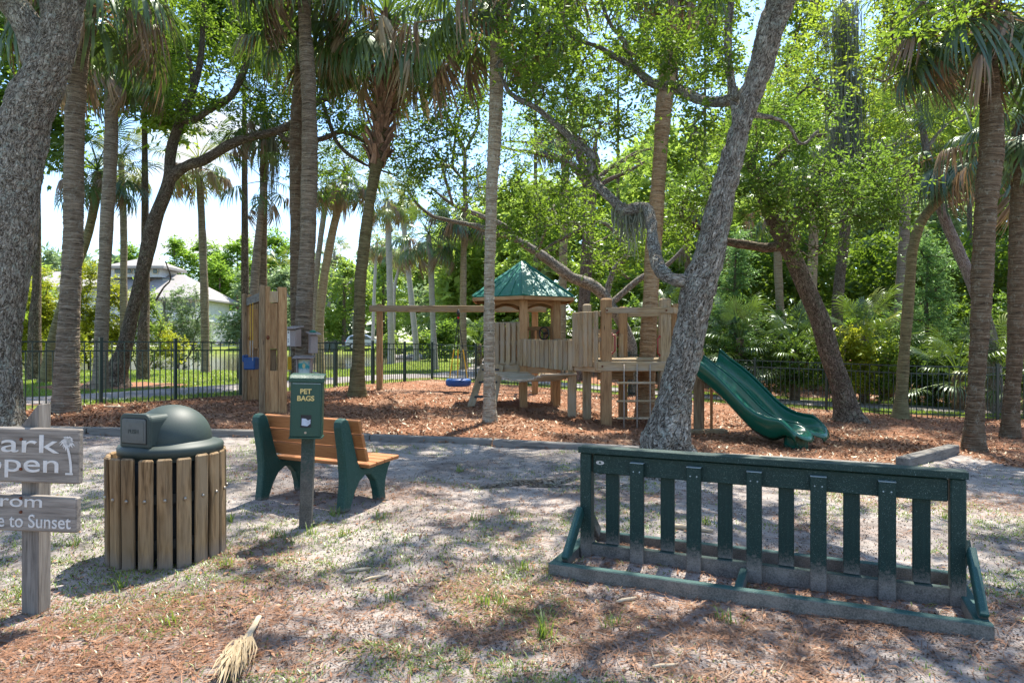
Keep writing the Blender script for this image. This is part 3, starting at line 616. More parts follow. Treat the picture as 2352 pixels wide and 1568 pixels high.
M['ground_soil'] = n.done(n.bsdf(c, .97, n.bump(hh, .9, .025), .08))
nr, nc = GX.shape; idx = np.arange(nr*nc).reshape(nr, nc)
Q = np.stack([idx[:-1, :-1], idx[:-1, 1:], idx[1:, 1:], idx[1:, :-1]], -1).reshape(-1, 4)
fc = lambda A: (A[:-1, :-1]+A[1:, 1:]).ravel()/2
fm, fg_, fs, fx_, fyy = fc(mulchA), fc(grass), fc(sdp), fc(GX), fc(GY)
zone = np.where(fg_ > .5, 2, np.where((fm > .5) & (fyy < fc(fy_l)), 1, np.where(fm > .5, 3, 0))); zone = np.where(fs < .3, 4, zone); zone = np.where((zone == 2) & (fyy > 74), 5, zone)
Vg = np.stack([GX, GY, GZ], -1).reshape(-1, 3)
for zi, nm in enumerate(('sandy_ground', 'mulch_ground', 'lawn', 'forest_floor', 'pond_bed', 'far_bank')):
    q = Q[zone == zi]
    if not len(q): continue
    u, inv = np.unique(q, return_inverse=True)
    me = np_mesh(nm, Vg[u], inv.reshape(q.shape), smooth=True, attrs={'mulch': mulchA.ravel()[u], 'grass': grass.ravel()[u], 'litter': litA.ravel()[u]})
    put(nm, me, 'ground_soil', kind='structure')
# pond
n = NT('pond_water'); v = n.coord('Object', (1, .6, 1)); a = n.noise(v, 1.6, 4, .6)
M['pond_water'] = n.done(n.bsdf((.20,.18,.11), .07, n.bump(a, .10, .06), .75))
pm = bpy.data.meshes.new('pond'); pm.from_pydata([(x-(.8 if x < -9 else -.3), y+(-.8 if y < 50 else .8), .115) for x, y in POND], [], [tuple(range(len(POND)))])
put('pond_water', pm, 'pond_water', kind='structure')
# paved path along the fence
def ribbon(name, line, w, lift, mt, step=.35, th=.0):
    C, _ = smooth_path([(a, b, 0) for a, b in line], [1]*len(line), step); T = np.gradient(C, axis=0); T /= np.linalg.norm(T, axis=1)[:, None]; N = np.stack([-T[:, 1], T[:, 0]], 1)
    V = []; F = []; K = 7
    for i in range(len(C)):
        for k in range(K):
            o = (k/(K-1)-.5)*w; x, y = C[i, 0]+N[i, 0]*o, C[i, 1]+N[i, 1]*o; e = -.05 if k in (0, K-1) else 0
            V.append((x, y, float(g(x, y))+lift+e))
    for i in range(len(C)-1):
        for k in range(K-1): a = i*K+k; F.append((a, a+1, a+K+1, a+K))
    return put(name, np_mesh(name, V, F, smooth=True), mt, kind='structure')
n = NT('path_asphalt'); v = n.coord('Object'); a = n.noise(v, 90, 3); b = n.noise(v, 1.5, 4)
c = n.mix(n.mapr(b, .35, .65), (.20,.185,.17), (.29,.27,.255)); c = n.mix(n.mapr(a, .4, .6, 0, .4), c, (.13,.12,.11)); c = n.mix(n.mapr(n.noise(v, 14, 5), .58, .66, 0, .7), c, (.30,.17,.10))
M['path_asphalt'] = n.done(n.bsdf(c, .9, n.bump(a, .4, .01), .2))
ribbon('path', PATH, 1.9, .05, 'path_asphalt')
n = NT('road_pale'); v = n.coord('Object'); c = n.mix(n.noise(v, 2, 5), (.34,.32,.30), (.48,.46,.43)); M['road_pale'] = n.done(n.bsdf(c, .9))
ribbon('road', [(-120, 86), (-60, 86), (-20, 86), (0, 84), (30, 82), (70, 80)], 5.0, .06, 'road_pale', 3)
ribbon('pavement', [(-2.6, 25.8), (-1.6, 30), (-1.2, 36), (-2.2, 46), (-4.0, 60), (-3, 80)], 1.9, .056, 'path_asphalt')
# ================================================================ FENCES
def fence(name, label, line, bottom_rail):
    b = Vector((line[0][0], line[0][1], float(g(*line[0])))); rt = root(name, label, 'fence', b)
    H = 1.22; long = MB().quad_box((0,0,H/2), (.017,.017,H)).mesh('picket'); short = MB().quad_box((0,0,(H-.17)/2), (.017,.017,H-.17)).mesh('picket'); pst = MB().quad_box((0,0,(H+.05)/2), (.056,.056,H+.05)).quad_box((0,0,H+.06), (.066,.066,.022)).mesh('post')
    for m_ in (long, short, pst): m_.materials.append(M['fence_paint'])
    for i, (x, y) in enumerate(line):
        a = line[min(i+1, len(line)-1)]; p = line[max(i-1, 0)]; ang = math.atan2(a[1]-p[1], a[0]-p[0])
        z = float(g(x, y)); put('post', pst, None, rt, Matrix.Translation(Vector((x, y, z))-b) @ Matrix.Rotation(ang, 4, 'Z'))
    for (x0, y0), (x1, y1) in zip(line[:-1], line[1:]):
        z0, z1 = float(g(x0, y0)), float(g(x1, y1)); L_ = math.hypot(x1-x0, y1-y0); ux, uy = (x1-x0)/L_, (y1-y0)/L_; ang = math.atan2(uy, ux)
        for h in [H-.012, H-.185]+([.085] if bottom_rail else []):
            board('rail', Vector((x0+ux*.03, y0+uy*.03, z0+h))-b, Vector((x1-ux*.03, y1-uy*.03, z1+h))-b, .026, .028, 'fence_paint', rt, bev=0)
        k = int(L_/.112); 
        for j in range(k):
            f = (j+.75)/(k+.5); x, y = x0+(x1-x0)*f, y0+(y1-y0)*f
            put('picket', long if j % 2 else short, None, rt, Matrix.Translation(Vector((x, y, z0+(z1-z0)*f-.0))-b) @ Matrix.Rotation(ang, 4, 'Z'))
    return rt
fence('metal_fence', 'dark green metal picket fence on the left, between the mulch and the pond lawn', FENCE_L, False)
fence('metal_fence', 'black metal picket fence running behind the play tower and slide to the right', FENCE_R, True)
# ================================================================ TIMBER EDGING of the mulch bed
def edging(pa, pb, label, dz=0.0, w=.13, h=.17, thick=.14):
    a, b = G(*pa), G(*pb); c = (a+b)/2; rt = root('landscape_timber', label, 'edging timber', (c.x, c.y, c.z), 0, 'timbers that hold back the mulch bed')
    a2, b2 = Vector((a.x, a.y, gz(a.x, a.y)+.0)), Vector((b.x, b.y, gz(b.x, b.y)+.0))
    board('timber', a2-c+Vector((0,0,dz)), b2-c+Vector((0,0,dz)), h, thick, 'timber_edge_wood', rt, bev=.012)
edging((-150, 992), (203, 996), 'weathered edging timber behind the grey sign, leftmost of the row')
edging((206, 996.5), (590, 1003), 'weathered edging timber between the trash receptacle and the bench')
edging((593, 1003.5), (850, 1007), 'weathered edging timber behind the wooden bench')
edging((853, 1007.5), (1130, 1021), 'weathered edging timber between the bench and the centre palm')
edging((1133, 1021.5), (1470, 1041), 'weathered edging timber just left of the leaning oak, behind the bike rack')
edging((1640, 1046), (2055, 1070), 'mostly buried edging timber behind the bike rack, right of the leaning oak', -.05)
edging((2072, 1073), (2190, 1043), 'short thick edging timber behind the right end of the bike rack', .03, h=.2, thick=.16)
# ================================================================ HOUSE across the pond
def hip(mb, x0, x1, y0, y1, ze, zr, inset, th=.25):
    b = len(mb.v); mb.v += [(x0,y0,ze),(x1,y0,ze),(x1,y1,ze),(x0,y1,ze),(x0+inset,(y0+y1)/2,zr),(x1-inset,(y0+y1)/2,zr),(x0,y0,ze-th),(x1,y0,ze-th),(x1,y1,ze-th),(x0,y1,ze-th)]
    mb.f += [(b,b+1,b+5,b+4),(b+1,b+2,b+5),(b+2,b+3,b+4,b+5),(b+3,b,b+4),(b,b+6,b+7,b+1),(b+1,b+7,b+8,b+2),(b+2,b+8,b+9,b+3),(b+3,b+9,b+6,b),(b+9,b+8,b+7,b+6)]
h0 = W(280, 786, 96); h0.z = float(g(h0.x, h0.y)); hs = root('house', 'grey house with pale hipped roofs and cupola across the pond', 'house', h0)
def hp(px, py, d=96): return W(px, py, d)-h0
def hbox(nm, pa, pb, dep, mt, d=96, par=None, off=0):
    a = hp(pa[0], pa[1], d); b = hp(pb[0], pb[1], d); m = MB().quad_box(((a.x+b.x)/2, a.y+dep/2+off, (a.z+b.z)/2), (abs(b.x-a.x), dep, abs(b.z-a.z))); return m.put(nm, mt, par or hs)
hbox('wall', (262, 688), (452, 738), 11, 'house_wall'); hbox('wall', (60, 660), (262, 740), 9, 'house_wall', 98)
hbox('foundation', (262, 738.5), (452, 790), 10, 'house_trim', 96.5)
e0, e1 = hp(246, 690, 95), hp(462, 690, 95); ap = hp(300, 618)
mb = MB(); hip(mb, e0.x, e1.x, -2, 13, hp(0, 684, 95).z, hp(0, 622).z, 5.5); mb.put('roof', 'shingle_roof', hs)
e2, e3 = hp(40, 660, 97), hp(300, 660, 97); mb = MB(); hip(mb, e2.x, e3.x, 1, 12, hp(0, 658, 97).z, hp(0, 613).z, .3); mb.put('roof', 'shingle_roof', hs)
hbox('cupola', (254, 612), (368, 636), 5, 'house_wall', 99, None, 0)
a, b = hp(244, 0, 98), hp(380, 0, 98); mb = MB(); hip(mb, a.x, b.x, 1.5, 8.5, hp(0, 611, 98).z, hp(0, 591, 100).z, 3.4, .35); mb.put('roof', 'shingle_roof', hs)
for x0, x1 in ((262, 278), (284, 302), (306, 324), (350, 362)):
    w = hbox('window', (x0, 615), (x1, 629), .12, 'house_trim', 98.8); a = hp(x0+1.5, 616.5, 98.7); b = hp(x1-1.5, 627.5, 98.7); MB().quad_box(((a.x+b.x)/2, a.y, (a.z+b.z)/2), (b.x-a.x, .1, abs(a.z-b.z))).put('pane', 'glass_dark', w)
for x0, x1, y0, y1 in ((398, 406, 692, 708), (428, 436, 694, 712), (440, 448, 694, 712), (300, 308, 694, 708), (340, 350, 694, 708)):
    w = hbox('window', (x0-1.5, y0-1.5), (x1+1.5, y1+1.5), .12, 'house_trim', 95.8); a = hp(x0, y0, 95.7); b = hp(x1, y1, 95.7); MB().quad_box(((a.x+b.x)/2, a.y, (a.z+b.z)/2), (b.x-a.x, .1, abs(a.z-b.z))).put('pane', 'glass_dark', w)
hbox('skylight', (372, 640), (398, 643), .3, 'glass_dark', 94)
# deck and stairs
dk = root('wooden_deck', 'white deck with railing beside the grey house', 'deck', W(470, 786, 92))
k0 = W(470, 786, 92)
def dp(px, py, d=92): return W(px, py, d)-k0
board('floor', dp(436, 736), dp(480, 736), .25, 3, 'white_paint', dk, bev=0); board('rail', dp(436, 714), dp(480, 714), .15, .12, 'white_paint', dk, bev=0)
for i in range(13): x = 436+i*3.6; board('baluster', dp(x, 714.5), dp(x, 735), .08, .08, 'white_paint', dk, (1,0,0), bev=0)
for x in (440, 458, 476): board('post', dp(x, 737), dp(x, 790), .2, .2, 'white_paint', dk, (1,0,0), bev=0)
st = root('outdoor_staircase', 'white wooden stairs going up to the far deck', 'stairs', W(510, 788, 90)); s0 = W(510, 788, 90)
def sp_(px, py, d=90): return W(px, py, d)-s0
board('stringer', sp_(487, 788), sp_(528, 735), .3, .08, 'white_paint', st, bev=0); board('stringer', sp_(497, 790, 88.5), sp_(538, 737, 88.5), .3, .08, 'white_paint', st, bev=0)
for i in range(11): f = (i+.5)/11; board('step', sp_(484+42*f, 789-53*f), sp_(499+42*f, 790-53*f, 88.5), .06, .35, 'white_paint', st, bev=0)
board('handrail', sp_(487, 770), sp_(528, 716), .12, .08, 'white_paint', st, bev=0); board('handrail', sp_(497, 772, 88.5), sp_(538, 718, 88.5), .12, .08, 'white_paint', st, bev=0)
board('landing', sp_(526, 735), sp_(560, 735), .2, 2, 'white_paint', st, bev=0)
for x in (530, 545, 558): board('post', sp_(x, 788), sp_(x, 716), .18, .18, 'white_paint', st, (1,0,0), bev=0)
board('rail', sp_(528, 716), sp_(560, 716), .14, .1, 'white_paint', st, bev=0)
# ================================================================ CARS and bins on the far side
def suv(px, py, label, paint='car_paint', flip=False, d=80.):
    b = W(px, py, d); b.z = float(g(b.x, b.y))+.02; rt = root('parked_car', label, 'car', b, R_(188 if flip else 8))
    prof = [(-2.25,.35),(-2.3,.75),(-2.2,1.0),(-1.95,1.45),(-1.5,1.66),(.2,1.68),(.9,1.30),(1.15,1.12),(2.0,.98),(2.28,.75),(2.3,.35)]
    MB().prism([(x, z) for x, z in prof], 'y', -.92, .92).put('body', paint, rt, bev=.12, seg=3)
    for s in (-1, 1):
        MB().prism([(-1.85,1.12),(-1.65,1.52),(-.75,1.56),(-.75,1.12)], 'y', s*.90, s*.935).put('window', 'glass_dark', rt); MB().prism([(-.68,1.12),(-.68,1.56),(.12,1.56),(.75,1.14)], 'y', s*.90, s*.935).put('window', 'glass_dark', rt)
    MB().prism([(-2.24,1.02),(-2.03,1.42),(-1.98,1.42),(-2.19,1.02)], 'y', -.72, .72).put('rear_window', 'glass_dark', rt)
    MB().prism([(.3,1.62),(.92,1.3),(1.2,1.14),(1.24,1.17),(.94,1.34),(.32,1.66)], 'y', -.75, .75).put('windscreen', 'glass_dark', rt)
    MB().quad_box((0,0,.42), (4.2,1.88,.16)).put('sill', 'dark_plastic', rt)
    for s in (-1, 1): MB().quad_box((-2.26,s*.7,.98), (.12,.3,.14)).put('tail_light', 'red_plastic', rt); MB().quad_box((2.24,s*.68,.8), (.12,.36,.12)).put('headlight', 'white_paint', rt)
    for x in (-1.4, 1.42):
        for s in (-1, 1):
            w = MB().tube([(x, s*.72, .35), (x, s*.97, .35)], .35, 20).put('wheel', 'tyre_rubber', rt); MB().tube([(x, s*.95, .35), (x, s*.985, .35)], .22, 12).put('rim', 'chain_metal', w)
suv(840, 793, 'silver SUV parked across the pond, behind the mossy palm trunk')
def bin_(px, label):
    b = W(px, 792, 78); b.z = float(g(b.x, b.y)); rt = root('wheelie_bin', label, 'bin', b, 0, 'dark bins parked across the pond')
    MB().prism([(-.34,0),(.34,0),(.42,1.1),(-.42,1.1)], 'y', -.4, .4).put('body', 'fence_paint', rt, bev=.03); MB().quad_box((0,0,1.13), (.9,.9,.08)).put('lid', 'dark_plastic', rt, bev=.02)
    for s in (-1, 1): MB().tube([(s*.3,.38,.1),(s*.36,.38,.1)], .1, 12).put('wheel', 'tyre_rubber', rt)
bin_(750, 'dark green bin across the pond, left of its neighbour'); bin_(768, 'dark green bin across the pond, nearest the silver SUV')
gb = W(905, 794, 74); gb.z = float(g(gb.x, gb.y)); gc = root('golf_cart', 'golf cart with white canopy parked across the pond', 'golf cart', gb, R_(200))
MB().prism([(-1.2,.3),(1.2,.3),(1.25,.75),(.6,.8),(.5,.55),(-.1,.55),(-.15,.85),(-.3,1.15),(-.45,.85),(-1.2,.8)], 'y', -.55, .55).put('body', 'dark_plastic', gc, bev=.04)
MB().quad_box((0,0,1.85), (2.0,1.2,.07)).put('canopy', 'white_paint', gc, bev=.03)
for x in (-.85, .75):
    for s in (-1, 1): board('canopy_post', (x*1.05, s*.52, .8), (x, s*.52, 1.82), .04, .04, 'dark_plastic', gc, (1,0,0), bev=0); w = MB().tube([(x, s*.42, .24), (x, s*.62, .24)], .24, 16).put('wheel', 'tyre_rubber', gc)
MB().prism([(.75,.8),(.8,.8),(.85,1.8),(.8,1.8)], 'y', -.5, .5).put('windscreen', 'glass_dark', gc)
rs_ = W(1130, 792, 60); rs_.z = float(g(rs_.x, rs_.y)); rb = root('red_sign', 'small red sign board on a post far behind the tire swing', 'sign', rs_)
board('post', (0,0,0), (0,0,1.0), .08, .08, 'white_paint', rb, (1,0,0)); MB().quad_box((0,-.06,.95), (.55,.03,.9)).put('panel', 'red_plastic', rb)
# ================================================================ PLAY TOWER (one connected structure of wood)
PW = 'warm_play_wood'; PP = 'pale_play_wood'
t0 = Vector((1.3, 13.6, float(g(1.3, 13.6)))); tw = root('play_tower', 'wooden play tower with green hexagonal roof, slat bridge and open deck', 'playground', t0)
def tl(x, y, z): return Vector((x, y, z))-t0
def post(x, y, top, w=.17, mt=PW, z0=None, nm='post'):
    z0 = (float(g(x, y))-.1) if z0 is None else z0
    o = MB().prism([(-w/2, -w/2), (w/2, -w/2), (w/2, w/2), (-w/2, w/2)], 'z', z0, top-.03)
    b = len(o.v); q = w/2; k = w/2-.03; o.v += [(-q,-q,top-.03),(q,-q,top-.03),(q,q,top-.03),(-q,q,top-.03),(-k,-k,top),(k,-k,top),(k,k,top),(-k,k,top)]; o.f += [(b+4,b+5,b+6,b+7)]+[(b+i, b+(i+1) % 4, b+4+(i+1) % 4, b+4+i) for i in range(4)]
    # long axis becomes local X for the grain
    me = o.mesh(nm); me.transform(Matrix.Rotation(math.pi/2, 4, 'Y')); me.materials.append(M[mt])
    r_ = put(nm, me, None, tw, Matrix.Translation(tl(x, y, 0)) @ Matrix.Rotation(-math.pi/2, 4, 'Y'), None, .008, 1); return r_
# -- roofed hut
HC = Vector((.25, 15.65)); HR = .86
def hexp(r, k, c=HC, a0=-90): a = R_(a0+60*k); return (c.x+r*math.cos(a), c.y+r*math.sin(a))
for k in range(6): post(*hexp(HR, k), 2.44, .17)
mb = MB(); RRf = 1.27; ap = (HC.x, HC.y, 3.26)
roof = None
for k in range(6):
    a, b = hexp(RRf, k), hexp(RRf, k+1); m = MB()
    A, B, Cc = tl(a[0], a[1], 2.42), tl(b[0], b[1], 2.42), tl(*ap); nrm = (B-A).cross(Cc-A).normalized()
    m.v = [tuple(A), tuple(B), tuple(Cc), tuple(A+nrm*.018), tuple(B+nrm*.018), tuple(Cc+nrm*.018)]; m.f = [(0,2,1),(3,4,5),(0,1,4,3),(1,2,5,4),(2,0,3,5)]
    pn = m.put('roof_panel', 'green_roof_metal', tw)
    for f in (.26, .5, .74):                            # standing seams on the panel
        e = A.lerp(B, f); u = .5-abs(f-.5); tp = e.lerp(A.lerp(Cc, 1) if False else Cc, .94 if f == .5 else u*1.55); board('seam', e+nrm*.024, tp+nrm*.024, .016, .022, 'green_roof_metal', pn, nrm, bev=0)
    board('ridge_cap', A+nrm*.03-Vector((0,0,.005)), Cc+Vector((0,0,.02)), .03, .09, 'green_roof_metal', tw, nrm, bev=0)
    board('fascia', tl(a[0], a[1], 2.375), tl(b[0], b[1], 2.375), .075, .035, PW, tw)
    c1, c2 = hexp(HR+.02, k), hexp(HR+.02, k+1)         # arched beam between posts
    p, q = Vector(tl(c1[0], c1[1], 0)), Vector(tl(c2[0], c2[1], 0)); L_ = (q-p).length; ol = [(0,2.16),(0,2.37),(L_,2.37),(L_,2.16)]+[(L_*(1-f), 2.16+.13*math.sin(math.pi*f)) for f in (.1,.25,.4,.5,.6,.75,.9)]
    m = MB().prism([(x_, z_-t0.z) for x_, z_ in ol], 'y', -.025, .025); m.put('arched_beam', PW, tw, mat4=Matrix.Translation(p+Vector((0,0,t0.z))) @ Matrix.Rotation(math.atan2(q.y-p.y, q.x-p.x), 4, 'Z'))
DZ = .95
for k in range(6):
    a, b = hexp(HR+.05, k), hexp(HR+.05, k+1); board('deck_beam', tl(a[0], a[1], DZ-.1), tl(b[0], b[1], DZ-.1), .19, .05, PP, tw)
for i in range(12):
    y = HC.y-HR+.07+i*(2*HR-.14)/11; h = math.sqrt(max(.02, HR**2-(y-HC.y)**2))*.93; board('deck_plank', tl(HC.x-h, y, DZ+.02), tl(HC.x+h, y, DZ+.02), .035, .135, PP, tw)
def slat_panel(pa, pb, z0, z1, n_, mt=PP, rails=(.12, .85), w=.125, off=.045, gap=None, cap=False, side=1, curve=0., zs=0.):
    a, b = Vector(pa), Vector(pb); u = (b-a).normalized(); nn = Vector((u.y, -u.x))*side
    for r_ in rails: z = z0+(z1-z0)*r_; board('rail', tl(a.x, a.y, z), tl(b.x, b.y, z+zs), .09, .045, mt, tw)
    for i in range(n_):
        f = (i+.5)/n_; p = a.lerp(b, f)+nn*(off+curve*math.sin(math.pi*f)); board('slat', tl(p.x, p.y, z0+zs*f+random.uniform(-.01, .01)), tl(p.x, p.y, z1+zs*f+random.uniform(-.008, .008)), w, .04, mt, tw, (u.x, u.y, 0), bev=.008)
pF, pR, pLf, pRb, pLb, pB = hexp(HR, 0), hexp(HR, 1), hexp(HR, 5), hexp(HR, 2), hexp(HR, 4), hexp(HR, 3)
slat_panel(pLf, pF, .88, 1.86, 6, PP, (.1, .55, .97), .105)
slat_panel(pR, pRb, .97, 1.8, 5, PW, (.1, .95), .11); slat_panel(pRb, pB, .97, 1.8, 5, PW, (.1, .95), .11, side=1); slat_panel(pB, pLb, .97, 1.8, 5, PW, (.1, .95), .11)
# steering wheel
wm = MB(); wc = tl(.71, 15.12, 1.63)
ring = [(wc.x+.115*math.cos(a)*.9, wc.y-.115*math.cos(a)*.35, wc.z+.135*math.sin(a)) for a in np.linspace(0, 2*math.pi, 25)]
wm.tube(ring, .016, 8, False)
for a in (.5, 2.6, 4.7): wm.tube([tuple(wc), (wc.x+.115*math.cos(a)*.9, wc.y-.115*math.cos(a)*.35, wc.z+.135*math.sin(a))], .011, 6)
wm.tube([tuple(wc+Vector((-.01,-.02,0))), tuple(wc+Vector((.1,.3,0)))], .025, 8); wm.put('steering_wheel', 'black_rubber', tw, smooth=True)
# slanted step ladder on the left of the hut
for x0, x1, y0, y1 in ((-.88, -.62, 14.25, 15.0), (-.42, -.26, 14.35, 14.95)):
    board('ladder_leg', tl(x0, y0, float(g(x0, y0))-.05), tl(x1, y1, .93), .15, .05, PP, tw, (1, .3, 0))
for f in (.3, .62, .9): board('ladder_rung', tl(-.88+.26*f, 14.25+.75*f, .0+.93*f), tl(-.42+.16*f, 14.35+.6*f, .0+.93*f), .04, .14, 'dark_plastic', tw)
# -- open deck (right)
DP = {'p2': (1.68, 12.2), 'p4': (2.73, 12.2), 'p1': (1.42, 12.95), 'p5': (3.14, 13.05), 'p3': (2.2, 13.55), 'p6': (3.38, 12.35)}
post(*DP['p2'], 2.22, .185); post(*DP['p4'], 2.22, .185, PP); post(*DP['p1'], 2.16, .155, PP); post(*DP['p5'], 2.17, .16); post(*DP['p3'], 2.14, .16); post(*DP['p6'], 1.30, .16, 'weathered_post_wood')
post(1.15, 13.1, 1.0, .16, PP)
DK = 1.10
hexd = [(1.52, 12.12), (2.88, 12.12), (3.5, 12.5), (3.3, 13.2), (2.3, 13.75), (1.35, 13.2)]
for (a, b) in zip(hexd, hexd[1:]+hexd[:1]): board('deck_beam', tl(a[0], a[1], DK-.09), tl(b[0], b[1], DK-.09), .17, .055, PP, tw, bev=.008)
def inpoly(x, y): return poly_sd(np.array(hexd), np.array([x]), np.array([y]))[0] < -.03
for i in range(10):
    y = 12.2+i*.145; xs = [x for x in np.arange(1.2, 3.6, .02) if inpoly(x, y)]
    if len(xs) > 6: board('deck_plank', tl(xs[0], y, DK+.02), tl(xs[-1], y, DK+.02), .035, .138, PP, tw)
for y in (12.4, 12.9): board('joist', tl(1.5, y, DK-.14), tl(3.2, y, DK-.12), .14, .045, PW, tw)
rz_ = 2.0
board('rail', tl(1.66, 12.09, rz_), tl(2.85, 12.09, rz_), .10, .045, PP, tw); board('rail', tl(2.85, 12.09, rz_), tl(3.25, 12.95, rz_), .10, .045, PP, tw); board('rail', tl(2.1, 13.62, rz_-.02), tl(3.2, 13.1, rz_-.02), .09, .045, PP, tw)
board('rail', tl(1.40, 13.05, 1.62), tl(2.15, 13.62, 1.62), .14, .045, PP, tw); slat_panel((1.45, 13.0), (2.2, 13.55), 1.05, 1.6, 5, PP, (.1,), .11)
slat_panel((1.20, 12.95), (1.585, 12.16), .98, 1.99, 6, PP, (.06, .5, .95), .115, .05, curve=.04, side=1)
board('bolt_strip', tl(1.2, 12.92, .95), tl(1.58, 12.12, .95), .1, .05, PP, tw)
for x, y in ((1.68, 12.065), (2.73, 12.065)): 
    MB().sphere(tuple(tl(x, y-.003, rz_)), .017, 8).put('bolt', 'rusty_bolt', tw)
for x in (1.60, 2.8): MB().sphere(tuple(tl(x, 12.09, DK-.09)), .019, 8).put('bolt', 'rusty_bolt', tw)
def handle(x, y, z0, z1, dx_, dy_=0.):
    MB().tube([tl(x, y, z1), tl(x+dx_, y+dy_, z1-.04), tl(x+dx_, y+dy_, z0+.04), tl(x, y, z0)], .014, 8).sphere(tuple(tl(x, y, z1)), .026, 8).sphere(tuple(tl(x, y, z0)), .026, 8).put('grab_handle', 'red_metal', tw, smooth=True)
handle(1.775, 12.14, 1.24, 1.58, .05, -.03); handle(2.12, 13.5, 1.35, 1.65, -.06, -.04); handle(2.635, 12.14, 1.2, 1.54, -.05, -.03)
board('under_beam', tl(1.62, 12.9, .84), tl(2.3, 12.95, .84), .22, .05, 'weathered_post_wood', tw)
# rope net with rungs
for x in (1.98, 2.21, 2.44):
    rp = MB().tube([tl(x, 12.06, DK-.05), tl(x-.005, 12.03, .7), tl(x-.01, 12.0, .25), tl(x-.02, 11.95, -.06)], .011, 6).put('rope', 'rope', tw, smooth=True)
for z in (.72, .40, .10): board('rung', tl(1.84, 12.0+.05*z, z), tl(2.54, 12.0+.05*z, z), .04, .04, PP, tw, bev=.012)
# -- bridge: sagging plank walk and slatted side rails
NB = 16
for i in range(NB):
    f = (i+.5)/NB; cx_ = .34+(1.28-.34)*f; cy = 14.86+(13.0-14.86)*f; sag = .16*(1-(2*f-1)**2); z = .80-sag+.05*f
    ux, uy = Vector((1.28-.34, 13.0-14.86)).normalized(); nx, ny = -uy, ux
    board('bridge_plank', tl(cx_-nx*.05, cy-ny*.05, z), tl(cx_-nx*.78-.0, cy-ny*.78, z), .035, .145, 'bridge_deck_wood', tw)
def xb(f): return Vector((.20+(1.20-.20)*f, 14.62+(12.92-14.62)*f))
aa, bb = xb(0), xb(1)
slat_panel((aa.x, aa.y), (bb.x, bb.y), .93, 1.50, 12, PP, (.12, .9), .125, .05, side=1, zs=-.03)
slat_panel((.95, 15.1), (1.75, 13.6), .95, 1.50, 9, PP, (.12, .93), .12, .05, side=1)
board('bridge_beam', tl(.12, 14.72, .86), tl(.98, 15.15, .86), .18, .06, PP, tw)
# slide support boards and the fireman's pole
board('panel_board', tl(3.30, 12.1, -.2), tl(3.30, 12.1, 1.05), .15, .05, 'weathered_post_wood', tw, (1,0,0)); MB().tube([tl(3.52, 12.05, -.2), tl(3.52, 12.05, 1.0)], .025, 10).put('pole', 'orange_lumber', tw)
board('skirt_board', tl(3.0, 11.9, -.12), tl(3.75, 12.0, -.12), .07, .2, PP, tw)
# ================================================================ SLIDE
s0 = Vector((3.80, 11.3, float(g(3.8, 11.3)))); sl = root('double_slide', 'green plastic double wave slide coming off the deck', 'slide', s0)
NS, NA = 46, 33
A0 = Vector((3.36, 11.98)); A1 = Vector((4.60, 10.45)); dirv = (A1-A0).normalized(); acr = Vector((-dirv.y, dirv.x))
V = []; F = []
gE = float(g(4.5, 10.4))
for i in range(NS):
    t_ = i/(NS-1); c2 = A0.lerp(A1, t_)
    zb = 1.02-.98*(sstep(-.18, .93, t_)-sstep(-.18, .93, 0))/(1-sstep(-.18, .93, 0)); zb = float(zb)+.025*math.sin(t_*2*math.pi*1.4)*t_ + gE*sstep(.3, 1, t_)+.17*sstep(.55, 1, t_)
    endk = float(sstep(.86, 1.0, t_)); wall = .23*(1-.72*endk)*(1+.25*float(sstep(.12, 0, t_))); lip = -.10*float(sstep(.965, 1.0, t_))
    for j in range(NA):
        q = j/(NA-1)*2-1; wd = .47
        lane = abs(abs(q)-.5)/.5                        # 0 mid lane, 1 at wall or ridge
        hgt = wall*(lane**2.6)*(1.0 if abs(q) > .5 else .62)
        off = q*wd*(1+.02)
        p = c2+acr*off+dirv*(.10*endk*(1-lane**2)); V.append((p.x-s0.x, p.y-s0.y, zb+hgt+lip*(1-lane*.3)-s0.z))
    # outer flanges
for i in range(NS-1):
    for j in range(NA-1): a = i*NA+j; F.append((a, a+1, a+NA+1, a+NA))
# skirts down the outer sides
b0 = len(V)
for side, j in ((-1, 0), (1, NA-1)):
    st_ = len(V)
    for i in range(NS):
        v_ = V[i*NA+j]; t_ = i/(NS-1); dpn = .36*(1-.55*float(sstep(.75, 1.0, t_))); o = acr*side*.028
        V.append((v_[0]+o.x, v_[1]+o.y, v_[2]+.004)); V.append((v_[0]+o.x*1.5, v_[1]+o.y*1.5, v_[2]-.03)); o2 = acr*side*(-.03); V.append((v_[0]+o2.x*1., v_[1]+o2.y*1., v_[2]-dpn*.8)); o3 = acr*side*(-.12); V.append((v_[0]+o3.x, v_[1]+o3.y, v_[2]-dpn))
    for i in range(NS-1):
        a = st_+i*4; e, f_ = i*NA+j, (i+1)*NA+j
        F += [(e, f_, a+4, a), (a, a+4, a+5, a+1), (a+1, a+5, a+6, a+2), (a+2, a+6, a+7, a+3)]
so = put('chute', np_mesh('chute', V, F, smooth=True), 'slide_plastic', sl); sf = so.modifiers.new('thickness', 'SOLIDIFY'); sf.thickness = .012; sf.offset = -1
for side, j, nm in ((-1, 0, 'rim'), (1, NA-1, 'rim'), (0, NA//2, 'ridge')):
    pts = [Vector(V[i*NA+j])+Vector((0,0,.0)) for i in range(NS)]
    MB().tube(pts, .017, 8).put(nm, 'slide_plastic', sl, smooth=True)
bp = A0.lerp(A1, .90)-acr*.13; bz = float(g(bp.x, bp.y)); m = MB(); 
prof = [(.0, bz-.1), (1., bz-.1), (1., gE+.13), (0., gE+.13)]
b_ = []
